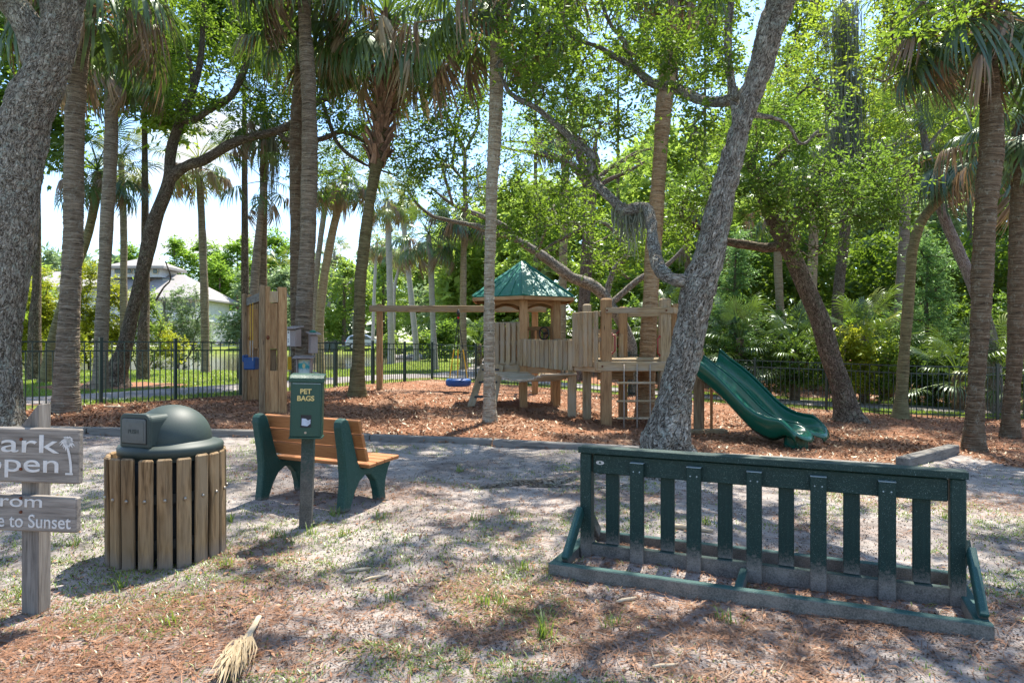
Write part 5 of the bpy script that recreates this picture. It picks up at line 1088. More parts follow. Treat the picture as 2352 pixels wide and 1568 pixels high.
# ---- A: big oak at the left edge
tree('oak_tree', 'massive grey-barked oak trunk at the left edge, behind the park sign', (-18, 990),
     [(-20,990,112),(-12,850,108),(-8,760,106),(16,640,108),(32,523,112),(38,420,114),(60,272,118),(110,155,102),(134,78,92),(152,0,90),(180,-140,84),(215,-330,74),(230,-520,50)],
     [[(95,160,70),(72,70,62),(20,0,60),(-80,-90,52,9.2),(-220,-200,40,8.4)], [(112,120,34),(108,40,26),(96,-20,18),(80,-90,10)], [(190,-200,50,9.8),(330,-330,40,9.0),(480,-420,26,8.0)], [(210,-320,50,10),(160,-520,40,8.5),(120,-700,26,7)]],
     [B(-120,-200,260,150,8.8,1.6,22), B(300,-420,330,180,8.6,1.8,38), B(60,-620,360,200,7.4,1.8,30), B(620,-520,240,170,7.6,1.5,16), B(640,-240,280,90,11.5,2.0,22), B(780,-350,330,70,9.3,1.4,34)], near=True, seed=1, per=60, size=.085, wid=.045, rc=.42)
# ---- R: leaning lichen-covered oak right of centre
tree('oak_tree', 'leaning grey oak covered in lichen standing behind the bike rack', (1545, 1092),
     [(1548,1092,150),(1538,1060,118),(1530,1020,104),(1545,940,88),(1556,880,80),(1574,820,78),(1586,756,78),(1606,660,88),(1626,600,80),(1642,523,72),(1662,440,66),(1674,389,62),(1702,290,54),(1722,230,56),(1748,155,60),(1766,78,66),(1792,0,72,7.6),(1835,-120,66,7.3),(1900,-300,52,7.0),(1930,-500,34,6.6)],
     [[(1604,655,50),(1572,645,34),(1545,640,30),(1515,616,30,8.1),(1500,560,26,8.6),(1487,482,26,9.2),(1434,482,24,9.3),(1407,459,22,9.4),(1372,424,21,9.6),(1360,389,20,9.6),(1354,352,19,9.7),(1318,323,17,9.8),(1279,288,15,9.9),(1232,249,13,10),(1181,222,11,10.2),(1162,200,9,10.2),(1140,150,6,10.2)],
      [(1740,180,30),(1690,225,24,8.2),(1621,233,24,8.8),(1551,202,23,9.4),(1497,190,20,9.7),(1458,159,18,9.8),(1415,132,14,9.9),(1376,109,11,9.9),(1318,89,7,9.9)], [(1456,156,12,9.8),(1434,97,10,9.8),(1399,50,8,9.9),(1370,-30,6,9.9)],
      [(1700,300,26,7.9),(1684,218,19,8.3),(1672,117,17,8.6),(1676,39,14,8.8),(1690,-80,10,8.8)],
      [(1800,-30,40,7.6),(1950,-180,34,7.0),(2120,-280,24,6.6)], [(1830,-120,40,7.3),(1700,-320,34,6.6),(1560,-460,24,6.0)], [(1880,-250,36,7),(1960,-500,30,6),(2080,-700,20,5.4)], [(1850,-180,34,7.2),(1700,-240,28,8.6),(1450,-260,22,10.2),(1200,-240,14,11.4),(980,-230,8,12)],
      [(1712,260,14,7.8),(1800,280,10,7.9),(1840,330,7,8),(1880,300,5,8)]],
     [B(1270,180,130,90,10,1.1,34), B(1370,280,120,80,9.8,.9,22), B(1480,100,110,90,9.8,.9,24), B(1240,60,120,80,10.2,1.1,22), B(1640,120,70,110,8.8,.8,18), B(1420,0,150,60,9.6,1.0,18),
      B(1900,-340,380,190,6.9,1.5,34), B(1560,-520,340,190,6.3,1.5,24), B(2150,-420,260,190,6.4,1.4,24), B(1240,-420,240,150,7.4,1.4,12), B(2060,-700,330,190,5.2,1.2,18), B(1150,-230,300,90,11.5,2.0,22), B(1350,-330,420,70,9.4,1.5,44), B(1850,-330,260,80,9.2,1.3,16), B(1650,-260,300,90,11,2.0,26), B(2150,-220,220,90,11,1.8,14),
      B(1590,330,55,70,8.9,.6,10), B(1530,110,40,110,9.0,.4,12), B(2120,40,90,50,7.6,.7,8), B(1330,400,80,50,9.8,.6,8)], near=True, seed=2, per=64, size=.072, wid=.036, rc=.36)
# ---- E: oak beyond the left fence with long limbs
tree('oak_tree', 'forked brown oak beyond the left fence with a long limb reaching right', (262, 886),
     [(258,890,82),(270,850,44),(286,800,33),(303,723,31),(323,639,30),(343,556,34),(349,530,34),(371,467,32),(389,410,30),(392,350,26),(415,275,22),(445,200,17),(460,140,15),(466,60,12),(470,-60,8)],
     [[(389,410,26),(412,392,24),(440,376,23),(467,369,23),(525,334,21),(576,315,20),(614,307,19),(666,288,18),(711,246,17),(740,230,16),(795,202,14),(834,175,12),(862,168,9)],
      [(745,228,12),(756,194,10),(772,171,9),(814,179,8),(845,194,7),(857,214,6)], [(640,306,12),(666,323,12),(740,319,12),(779,303,11),(810,311,10),(850,334,8),(880,352,5)],
      [(740,233,11),(756,280,10),(772,323,9),(795,350,8),(830,373,7),(846,381,5),(900,400,4)],
      [(420,275,18),(436,280,17),(486,249,16),(533,218,15),(564,156,14),(591,117,13),(640,70,10),(690,40,7)], [(446,200,12),(430,120,10),(400,60,8),(380,0,6)],
      [(358,690,5),(376,660,3.5),(392,640,3),(380,600,2.5)]],
     [B(440,60,110,110,19,1.8,46), B(420,240,60,60,18.5,1.2,16), B(560,250,60,60,19,1.4,16), B(600,150,80,80,19,1.6,26), B(760,150,110,90,19,1.8,44), B(790,290,110,80,19,1.6,40), B(650,250,60,60,19.3,1.2,14), B(950,250,80,100,19.5,1.6,26), B(640,0,200,60,18.5,2,30), B(930,380,60,50,19.5,1.0,12), B(740,400,70,45,19.5,1.0,12), B(350,170,60,100,18.5,1.3,16), B(880,120,90,60,19,1.2,14), B(960,60,90,70,19,1.2,14)],
     bm='oak_bark_brown', seed=3, sides=26, per=80, size=.10, wid=.055, rc=.52, lump=.12)
# ---- S: oak beyond the deck whose limb sweeps left above the hut
tree('oak_tree', 'oak behind the open deck with one thick limb arching left over the green roof', (1457, 908),
     [(1457,908,26),(1452,840,24),(1449,790,24),(1425,735,25),(1400,700,27),(1385,672,28)],
     [[(1390,680,28),(1362,656,27),(1329,643,26),(1305,633,25),(1262,599,22),(1212,566,19),(1172,543,17),(1145,536,15),(1110,524,13),(1067,514,11),(1020,504,9),(989,494,8),(950,459,7),(935,424,5)],
      [(1200,560,12),(1160,520,12),(1115,500,11),(1075,484,10),(1040,470,8),(990,432,5)], [(1071,484,11),(1067,420,10),(1067,350,9),(1050,310,7),(1028,268,6),(1010,200,4)], [(1067,350,8),(1096,290,7),(1098,240,6),(1094,188,4)],
      [(1390,685,18),(1410,620,14),(1440,580,12),(1400,520,9),(1372,510,8)], [(1400,700,16),(1470,640,14),(1530,610,11),(1580,560,8)]],
     [B(1270,470,100,65,15.5,1.1,30), B(1190,430,80,60,15.5,1.0,18), B(1020,330,80,110,15.5,1.2,34), B(1060,220,90,80,15.5,1.3,28), B(1010,120,80,80,15.5,1.2,16), B(960,420,50,45,15.5,.8,9), B(1200,540,80,35,15.4,.9,12), B(1330,520,60,45,15.2,1.0,10),
      B(1090,420,60,60,15.5,1.,12), B(1440,560,60,50,15,1,12), B(1560,510,70,60,14.8,1,16), B(1390,600,50,40,15,1,8), B(1160,330,70,60,15.6,1.,12)],
     seed=4, sides=22, per=70, size=.085, wid=.045, rc=.46, lump=.14)
# ---- T: leaning oak to the right of the slide
tree('oak_tree', 'brown oak curving left, standing right of the slide end', (1948, 968),
     [(1952,970,66),(1944,940,56),(1932,889,50),(1910,823,47),(1884,739,44),(1864,690,44),(1842,639,44),(1818,583,43),(1790,532,40),(1764,480,32),(1744,430,28),(1722,372,24),(1700,300,18),(1690,200,12)],
     [[(1800,560,26),(1765,569,22),(1720,563,20),(1675,556,19),(1640,545,16),(1600,520,12),(1560,500,8)], [(1745,430,20),(1790,360,16),(1850,320,12),(1900,310,8)], [(1724,375,16),(1760,300,12),(1820,230,9),(1880,180,6)], [(1800,540,18),(1860,470,12),(1930,440,9),(1990,430,6)]],
     [B(1740,330,100,100,13.5,1.4,34), B(1850,430,120,90,13.5,1.5,36), B(1970,440,110,90,13.2,1.5,32), B(1900,560,60,40,13.2,.8,7), B(2050,420,50,80,13.2,.9,10), B(1680,300,60,60,13.6,.9,8), B(1840,300,80,70,13.6,1.2,18), B(2010,350,60,60,13.5,1.1,10), B(1760,460,80,55,13.4,.9,22), B(1660,420,60,60,13.5,.9,16), B(1920,510,90,35,13.2,1,12), B(1790,210,70,80,13.8,1.2,16), B(2030,500,50,40,13.2,.8,12), B(1590,450,60,60,13.5,.8,16)],
     bm='oak_bark_brown', lm='oak_leaf_deep', seed=5, sides=30, per=66, size=.085, wid=.036, rc=.40, lump=.10, near=False)
# ---- right-hand oak whose limb enters from outside the frame
tree('oak_tree', 'dark oak limb entering at the upper right corner behind the palm boots', (2620, 1020),
     [(2620,1020,60),(2600,700,54),(2560,350,46),(2500,180,40),(2430,90,36),(2352,58,34),(2293,51,30),(2238,76,26),(2160,74,20),(2100,82,14),(2040,100,8)],
     [[(2430,90,24),(2380,0,20),(2300,-120,14)], [(2160,74,12),(2120,140,8),(2060,170,5)], [(2560,350,30),(2640,100,24),(2700,-150,16)]],
     [B(2180,60,110,60,10.6,1.0,20), B(2050,120,90,70,10.8,.9,16), B(2380,-150,240,130,10,1.6,30), B(2650,-100,200,200,10,1.6,22), B(2100,-60,160,70,10.4,1.2,20)], lm='oak_leaf_bright', seed=6, per=56, size=.075, wid=.034, rc=.40)
# ---- Y3: moss draped tree
mt_ = tree('mossy_tree', 'tall tree behind the right fence heavily draped in hanging grey moss', (1925, 905),
     [(1925,905,30),(1922,760,26),(1926,673,25),(1938,560,25),(1946,460,24),(1950,330,26),(1945,200,26),(1943,90,22),(1940,-40,14)],
     [[(1946,300,16),(1900,240,12),(1860,170,9),(1800,150,6)], [(1946,200,14),(2000,150,11),(2060,90,8)], [(1948,370,16),(2010,350,11),(2060,330,7)], [(1946,420,14),(1900,400,9),(1860,390,6)]],
     [B(1950,120,170,110,19,1.8,36), B(2060,230,120,110,19,1.8,34), B(1850,120,120,90,19,1.6,26), B(1960,-40,200,60,19,1.8,24), B(2040,380,70,60,18.5,1.2,16), B(2000,260,90,90,19,1.4,18)], bm='oak_bark_brown', lm='oak_leaf_bright', seed=7, per=70, size=.10, wid=.05, rc=.5)
def moss(parent, spots, seed, name='hanging_moss'):
    """strands of grey moss hanging from (px, py, depth, width_px, length_px, strands)"""
    r = np.random.default_rng(seed); Vs = []; Fs = []; tn = []; b0 = Vector(RM[parent.name].translation); nb = 0
    for px, py, d, wpx, lpx, n in spots:
        k = d/1568; c = W(px, py, d)-b0
        for i in range(n):
            o = np.array([c.x+r.normal()*wpx*k*.4, c.y+r.normal()*wpx*k*.4, c.z+r.normal()*lpx*k*.08]); L_ = lpx*k*(.25+.75*r.random()); m = 6; w = .006+.01*r.random()
            a = r.random()*6.28; ux, uy = math.cos(a)*w, math.sin(a)*w; x, y = o[0], o[1]
            for j in range(m+1):
                x += r.normal()*.02; y += r.normal()*.02; ww = (1-j/m)**.6*.8+.2
                Vs += [(x-ux*ww, y-uy*ww, o[2]-L_*j/m), (x+ux*ww, y+uy*ww, o[2]-L_*j/m)]
                if j: q = nb+2*j; Fs.append((q-2, q-1, q+1, q)); 
            nb += 2*(m+1); tn += [r.random()]*m
    return put(name, np_mesh(name, Vs, np.array(Fs), tint=np.array(tn)), 'moss', parent, kind='stuff')
moss(mt_, [(1943,30,18.8,40,300,260),(1950,190,18.7,46,260,300),(1938,330,18.6,60,160,240),(1985,360,18.6,80,120,200),(1900,60,18.9,40,110,80),(1920,290,18.6,60,100,120),(2020,330,18.7,40,90,60),(1880,350,18.6,40,80,50)], 1)
Ot = [o for o in bpy.data.objects if o.name.startswith('oak_tree') and o.type == 'EMPTY']
moss(Ot[2], [(626,320,19,14,180,70),(632,330,19,12,120,40),(378,690,19,5,70,14)], 2)
moss(Ot[1], [(1425,480,9.35,22,90,50),(1450,484,9.3,20,110,50),(1475,482,9.2,16,80,40)], 3)
# ---- pines
def pine(name, label, base, trunk, limbs, blobs, bm='pine_bark', seed=0, group=None, per=60, size=.17, wid=.02, rc=.5, lm='pine_needle', d=None): return tree(name, label, base, trunk, limbs, blobs, bm, lm, rc, per, size, wid, 'pine tree', group, False, .01, seed, 16, .05, .6, .3, d=d)
pine('pine_tree', 'straight reddish pine with bare arching branches behind the deck', (1341, 872),
     [(1341,872,30),(1338,773,27),(1343,673,28),(1350,560,30),(1355,439,32),(1350,420,28),(1338,380,18),(1325,330,14),(1310,250,9)],
     [[(1350,430,24),(1372,380,14),(1366,340,10),(1380,280,7)], [(1348,425,18),(1318,385,14),(1280,365,12),(1222,350,10),(1180,345,7),(1150,335,5)], [(1318,385,10),(1270,355,7),(1230,330,6),(1160,325,4)],
      [(1358,435,18),(1390,395,12),(1425,372,10),(1460,352,8),(1500,340,6)], [(1358,440,16),(1395,415,11),(1440,395,8),(1480,372,5)], [(1345,520,12),(1310,540,8),(1270,560,6),(1230,590,4)], [(1350,600,10),(1400,610,8),(1445,640,6)], [(1346,450,12),(1310,450,8),(1260,440,5)]],
     [B(1180,330,60,40,24,1.4,8), B(1250,350,50,30,24,1.2,6), B(1480,350,60,40,24,1.4,9), B(1330,260,80,50,24,1.5,12), B(1240,440,60,30,24,1.2,8), B(1240,590,60,30,24,1.2,8), B(1430,400,50,30,24,1.2,8)], seed=8)
pine('pine_tree', 'leaning pale-barked pine crossing behind the large right palm', (2285, 925),
     [(2287,925,38),(2283,860,36),(2278,800,34),(2262,730,30),(2232,649,27),(2205,585,26),(2178,523,25),(2150,450,22),(2138,400,20),(2125,330,16),(2110,240,12)],
     [[(2145,455,10),(2110,450,6),(2080,440,4)], [(2165,480,9),(2200,462,7),(2240,458,6),(2290,462,4)], [(2128,340,9),(2170,290,6),(2220,260,4)]],
     [B(2130,250,110,70,17.5,1.5,22), B(2220,250,70,50,17.5,1.2,12), B(2060,440,40,25,17.5,1,5)], bm='pale_pine_bark', seed=9, d=17.5)
pine('pine_tree', 'upright pine trunk at the far right behind the last palm', (2325, 905), [(2325,905,26),(2328,750,24),(2330,560,24),(2332,430,24),(2334,300,20),(2338,120,14)], [[(2334,250,9),(2290,210,6),(2250,200,4)]], [B(2320,140,120,90,16.5,1.6,20)], seed=10, d=16.5)
# ---- palms. (label, base, path, crown, fronds, dead...)
palm('tall palm with ringed trunk at the left fence, right of the massive oak', (150,947), [(150,947,62),(154,860,56),(158,757,50),(167,560,46),(170,400,47),(174,250,46),(188,110,36),(201,40,32)], (208,-40), 34, 18, near=True, size=1.15, seed=1, boots=26, boot_len=.85, deadkind='dead', bm='palm_bark')
palm('straight palm beyond the fence, left of the forked oak', (230,893), [(230,893,36),(234,757,32),(245,523,30),(255,330,32),(256,230,32)], (254,130), 28, 12, seed=2, boots=14, boot_len=.8, bm='palm_bark')
palm('thin palm far behind the forked oak', (284,852), [(284,852,18),(284,700,17),(284,523,16)], (278,372), 22, 8, kinds=('green','yellow'), seed=3, size=1.05, bm='palm_bark')
palm('short leaning palm behind the two left palms', (100,880), [(100,880,30),(133,736,24),(172,620,22),(196,560,21),(218,467,20)], (224,395), 24, 8, kinds=('green','deep'), seed=4, size=.9, bm='palm_bark_mossy')
palm('slim palm standing alone on the pond lawn', (472,856), [(472,856,20),(470,700,20),(464,523,18)], (456,372), 24, 14, seed=5, size=1.05, kinds=('green','yellow'), deadkind='dead', bm='palm_bark')
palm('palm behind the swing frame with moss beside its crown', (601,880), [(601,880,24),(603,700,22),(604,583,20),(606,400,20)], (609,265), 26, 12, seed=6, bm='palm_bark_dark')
palm('twin palm just left of the one behind the swing frame', (578,884), [(578,884,24),(584,660,20),(598,500,16)], (606,420), 8, 4, seed=36, bm='palm_bark', size=.8)
palm('large palm carrying the three grey wooden boxes', (697,925), [(692,925,46),(697,760,42),(703,640,40),(709,500,39),(711,300,38),(705,130,35),(700,50,31)], (699,-110), 34, 12, near=True, size=1.15, seed=7, boots=16, boot_len=.6, bm='palm_bark')
palm('reddish palm directly behind the palm with the grey boxes', (690,912), [(690,912,38),(684,700,36),(682,500,35),(681,300,34),(688,180,28)], (692,70), 22, 8, seed=8, bm='palm_bark_dark')
palm('leaning thin palm right of the palm with the boxes, nearer the pond', (722,850), [(722,850,14),(722,700,14),(729,610,14),(740,520,14)], (754,430), 24, 12, seed=9, size=1.1, bm='palm_bark', kinds=('green','yellow'), group='leaning palms by the pond')
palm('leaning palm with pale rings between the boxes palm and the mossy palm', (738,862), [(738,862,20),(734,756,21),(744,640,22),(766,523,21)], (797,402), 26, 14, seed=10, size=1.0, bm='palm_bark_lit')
palm('mossy curved palm with a thick coat of leaf bases, centre left', (819,911), [(819,911,42),(824,789,30),(827,656,29),(834,583,28),(849,467,28),(866,369,30),(873,311,34),(883,220,40),(884,150,38)], (888,50), 42, 20, near=True, seed=11, boots=120, boot_len=3.3, bm='palm_bark_mossy', size=1.38, deadkind='deadp')
palm('pale-footed palm in front of the play hut, centre of the picture', (1125,971), [(1125,971,34),(1124,900,29),(1124,823,27),(1124,656,27),(1127,523,29),(1130,420,31),(1136,311,34),(1141,175,36),(1139,90,28)], (1136,-20), 34, 10, near=True, seed=12, boots=34, boot_len=.75, bm='palm_bark_white', size=1.15)
palm('grey palm behind the green roof with drooping pale crown', (1290,862), [(1290,862,24),(1290,773,22),(1293,640,21),(1296,500,21),(1298,400,20)], (1296,290), 26, 16, seed=13, kinds=('green','deep'), deadkind='dead', bm='palm_bark_lit', size=1.15)
palm('thick palm growing up through the open deck', (1482,962), [(1482,962,50),(1484,880,45),(1488,800,41),(1497,623,38),(1506,500,38),(1514,389,35),(1526,233,40),(1543,117,42)], (1556,-80), 34, 8, near=True, seed=14, boots=10, boot_len=.4, bm='palm_bark_tan')
palm('palm behind the thin bent trunk at right', (2062,889), [(2062,889,34),(2064,800,27),(2068,689,26),(2078,523,25),(2080,400,25)], (2078,296), 24, 8, seed=15, bm='palm_bark', kinds=('green','deep'))
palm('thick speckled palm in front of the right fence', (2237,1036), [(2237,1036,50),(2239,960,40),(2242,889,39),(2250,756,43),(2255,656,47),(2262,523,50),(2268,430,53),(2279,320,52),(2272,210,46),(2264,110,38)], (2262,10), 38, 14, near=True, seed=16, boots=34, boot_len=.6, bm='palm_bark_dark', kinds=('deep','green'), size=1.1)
palm('palm at the right edge beside the thick speckled palm', (2318,1004), [(2318,1004,38),(2325,900,36),(2332,800,38),(2335,640,38),(2337,523,38)], (2352,262), 26, 6, near=True, seed=17, bm='palm_bark_dark', kinds=('deep',), size=1.0)
palm('bent palm with oak-like bark curving right, crown of dark fans', (2068,961), [(2068,961,36),(2072,880,27),(2084,723,25),(2092,620,25),(2097,570,25),(2116,510,24),(2150,466,24),(2186,430,22),(2212,395,20),(2228,360,18)], (2236,322), 26, 10, near=False, seed=18, bm='palm_bark_mossy', kinds=('deep',), size=1.15)
palm('palm standing behind the slide, beyond the right fence', (1798,886), [(1798,886,26),(1794,756,21),(1788,640,20)], (1784,470), 20, 8, seed=19, kinds=('deep','green'), bm='palm_bark_lit')
palm('second palm behind the slide, half hidden by the curving oak', (1865,893), [(1865,893,30),(1863,756,25),(1868,560,24),(1873,450,22)], (1876,380), 22, 10, seed=20, kinds=('deep','green'), bm='palm_bark_lit')
palm('slim palm just right of the leaning lichen oak', (1652,872), [(1652,872,17),(1650,740,15),(1645,640,14)], (1640,540), 16, 6, seed=21, kinds=('green',), bm='palm_bark_pale', group='slender palms beyond the right fence')
palm('slim palm between the deck palm and the leaning oak', (1580,872), [(1580,872,16),(1580,700,15),(1578,560,15)], (1576,455), 16, 6, seed=22, kinds=('green',), bm='palm_bark_dark')
# palms across the lawn and pond, centre
PB = [((858,822),[(858,822,9),(856,786,9),(861,640,8)],(866,556),'thin pale palm left of the mossy palm top, by the pond'), ((899,836),[(899,836,19),(898,760,17),(894,600,16)],(890,462),'grey ringed palm right of the mossy palm, by the pond'),
      ((905,812),[(905,812,9),(906,673,8),(915,620,8)],(924,562),'thin palm leaning behind the grey ringed palm'), ((956,829),[(956,829,17),(955,790,14),(940,639,14),(928,523,13)],(922,450),'pale palm leaning left near the pond corner'),
      ((958,800),[(958,800,8),(954,700,7)],(952,612),'very small far palm right of the pale leaning palm'), ((999,849),[(999,849,18),(995,756,15),(989,600,14)],(984,540),'palm with dark drooping crown left of the tire swing'),
      ((1066,850),[(1066,850,20),(1064,773,17),(1064,640,16),(1066,540,15)],(1068,484),'palm directly behind the tire swing rope'), ((746,800),[(746,800,9),(748,760,9),(763,640,8)],(768,578),'far pale palm with orange dead skirt'),
      ((668,800),[(668,800,9),(664,700,9),(656,650,8)],(640,612),'small yellow-green palm curving left behind the boxes'), ((812,800),[(812,800,8),(812,700,8)],(806,640),'small far palm with yellow fronds left of the mossy trunk')]
for i, (b_, p_, c_, lb) in enumerate(PB):
    big = i in (1, 3, 5, 6)
    palm(lb, b_, p_, c_, 22, 14, seed=30+i, size=(1.15 if big else 1.5), kinds=(('deep','green') if i in (5, 6) else (('green','yellow') if big else ('yellow','green'))), deadkind=('dead' if big else 'deadp'), bm=('palm_bark_pale' if i not in (6,) else 'palm_bark_lit'), low=not big, group='palms across the pond lawn')
# ================================================================ BACKGROUND TREES AND SHRUBS
def bgtree(name, label, px, d, top, width, trunk_w, lm, nblob, seed, bottom=None, leaf=(.26, .15), rc=.9, per=46, bm='oak_bark_brown', cat='tree', group=None, flat=.8, lean=0, n=44):
    """broad tree at distance d whose crown spans `width` px and reaches up to py=top"""
    b = Vector(((px-1176)/1568*d, d, 0)); b.z = float(g(b.x, b.y)); k = d/1568; r = random.Random(seed); rt = root(name, label, cat, b, 0, group)
    ztop = CAMZ+(784-top)*k; zb = b.z if bottom is None else CAMZ+(784-bottom)*k; H = ztop-zb; wd = width*k/2
    P = [(0,0,-.2),(lean*.3,0,H*.3),(lean*.7,.1,H*.6),(lean,.0,H*.88+(zb-b.z))]; put('trunk', trunk_mesh('trunk', P, [trunk_w, trunk_w*.8, trunk_w*.6, trunk_w*.25], 10, .4, .08, 1., seed=seed), bm, rt)
    bl = []
    for i in range(nblob):
        a = r.random()*6.28; f = (i+.5)/nblob; zz = zb-b.z+H*(.12+.80*f); env = wd*math.sqrt(max(.08, 1-(2*f-.85)**2*.8)); rr = env*r.uniform(.25, .8)
        bl.append((Vector((lean*f+rr*math.cos(a), rr*math.sin(a)*.8, zz)), (env*.48, env*.48, H*.15), max(3, n//nblob)))
    C = clumps_in(bl, seed); nodes = list(smooth_path(P, [1]*4, .6)[0][2:])
    put('branches', branch_mesh('branches', nodes, C, .016, 3, seed), bm, rt, kind='stuff')
    put('foliage', foliage_mesh('foliage', C, rc, per, leaf[0], leaf[1], seed, flat), lm, rt, kind='stuff'); return rt
# tall pines and oaks across the pond, left
for i, (px, d, top, wd_, lb) in enumerate([(400,118,548,110,'bright green pine across the pond, above the cupola roof'), (470,122,556,110,'second bright pine, behind the lone lawn palm'), (545,120,540,120,'tall bright pine left of the swing frame'), (628,116,528,120,'tallest far pine, just left of the box palm'), (300,125,560,90,'far pine behind the forked oak'), (505,112,600,90,'lower pine in front of the bright far pines'), (590,110,596,90,'lower pine nearest the swing frame')]):
    bgtree('pine_tree', lb, px, d, top, wd_, .35, 'pine_needle', 9, 100+i, bottom=top+130, leaf=(.55, .25), rc=1.3, per=110, bm='pine_bark', cat='pine tree', group='pines across the pond', flat=.45, n=60)
for i, (px, d, top, wd_, lm_, lb) in enumerate([(100,105,560,150,'far_leaf_grey','grey-green tree behind the left roof of the house'), (180,112,600,120,'far_leaf_grey','grey-green tree right of the first, behind the house'), (30,70,520,160,'far_leaf','tall green tree behind the massive left oak'),
       (560,88,640,110,'far_leaf_grey','rounded grey-green tree beside the white stairs'), (640,84,620,130,'far_leaf_grey','rounded grey-green tree behind the swing frame'), (700,90,600,110,'far_leaf','bright tree behind the boxes palm'), (790,86,590,140,'far_leaf','bright tree behind the two leaning palms'), (880,92,560,150,'far_leaf','bright tree behind the silver SUV'),
       (960,84,600,140,'far_leaf','bright leafy tree behind the pale leaning palm'), (1040,70,560,160,'far_leaf_grey','broad pale tree left of the centre palm'), (1120,60,600,150,'far_leaf','broad bright tree right behind the centre palm'), (1010,88,470,150,'far_leaf','tall bright tree high behind the tire swing'), (1180,80,380,220,'pine_needle','tall bright pine seen in the sky gap left of the bare pine')]):
    bgtree('broadleaf_tree', lb, px, d, top, wd_, .3, lm_, 11, 130+i, leaf=(.40, .25), rc=1.25, per=110, group='trees beyond the pond', n=56)
# canopy trees behind the playground
for i, (px, d, top, wd_, lm_, bot, lb) in enumerate([(1230,36,-60,330,'oak_leaf_bright',330,'high bright oak crown left of the bare pine'), (1420,41,-80,360,'oak_leaf_bright',330,'high bright oak crown above the bare pine'), (1620,36,-60,330,'oak_leaf_bright',380,'high bright crown behind the leaning lichen oak'), (1830,36,-90,320,'oak_leaf_bright',360,'high bright crown left of the mossy tree'), (2030,39,-60,320,'oak_leaf_bright',420,'high bright crown right of the mossy tree'), (2230,36,-80,330,'oak_leaf_bright',440,'high bright crown behind the thick right palm'), (2420,28,-60,300,'oak_leaf',560,'high crown at the far right edge'),
       (2560,24,60,300,'oak_leaf',800,'leafy tree just beyond the right picture edge'), (1240,44,400,200,'far_leaf',None,'green tree behind the play hut roof'), (1420,42,430,220,'far_leaf',None,'green tree behind the open deck'), (1560,40,420,200,'far_leaf',None,'green tree between the deck palm and the leaning oak'), (1700,40,440,210,'far_leaf',None,'green tree behind the slide top'), (1850,42,420,220,'far_leaf',None,'green tree behind the curving oak'), (2000,40,430,220,'far_leaf_grey',None,'grey-green tree behind the mossy trunk'), (2150,42,400,220,'far_leaf_grey',None,'grey-green tree behind the bent palm'), (2300,38,420,220,'far_leaf',None,'green tree behind the thick right palm'), (2440,36,440,200,'far_leaf',None,'green tree at the far right, behind the fence'),
       (80,21,-40,260,'oak_leaf',420,'oak crown high behind the massive left oak'), (330,21.5,-60,260,'oak_leaf_bright',330,'oak crown high between the left palms'), (560,22,-100,240,'oak_leaf',160,'oak crown high above the swing frame'), (-120,22,200,260,'oak_leaf',760,'leafy tree just beyond the left picture edge')]):
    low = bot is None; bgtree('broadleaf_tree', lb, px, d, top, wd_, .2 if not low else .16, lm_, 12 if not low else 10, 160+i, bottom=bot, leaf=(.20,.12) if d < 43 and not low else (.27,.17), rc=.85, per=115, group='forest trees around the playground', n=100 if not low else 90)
# cedars
for i, (px, d, top, wd_, lb) in enumerate([(2132,20.5,545,135,'feathery light green cedar between the bent palm and the thick right palm'), (1690,22,530,110,'feathery light green cedar behind the slide top')]):
    bgtree('cedar_tree', lb, px, d, top, wd_, .09, 'cedar_leaf', 14, 500+i, leaf=(.15,.03), rc=.42, per=120, cat='cedar', flat=1.1, n=80)
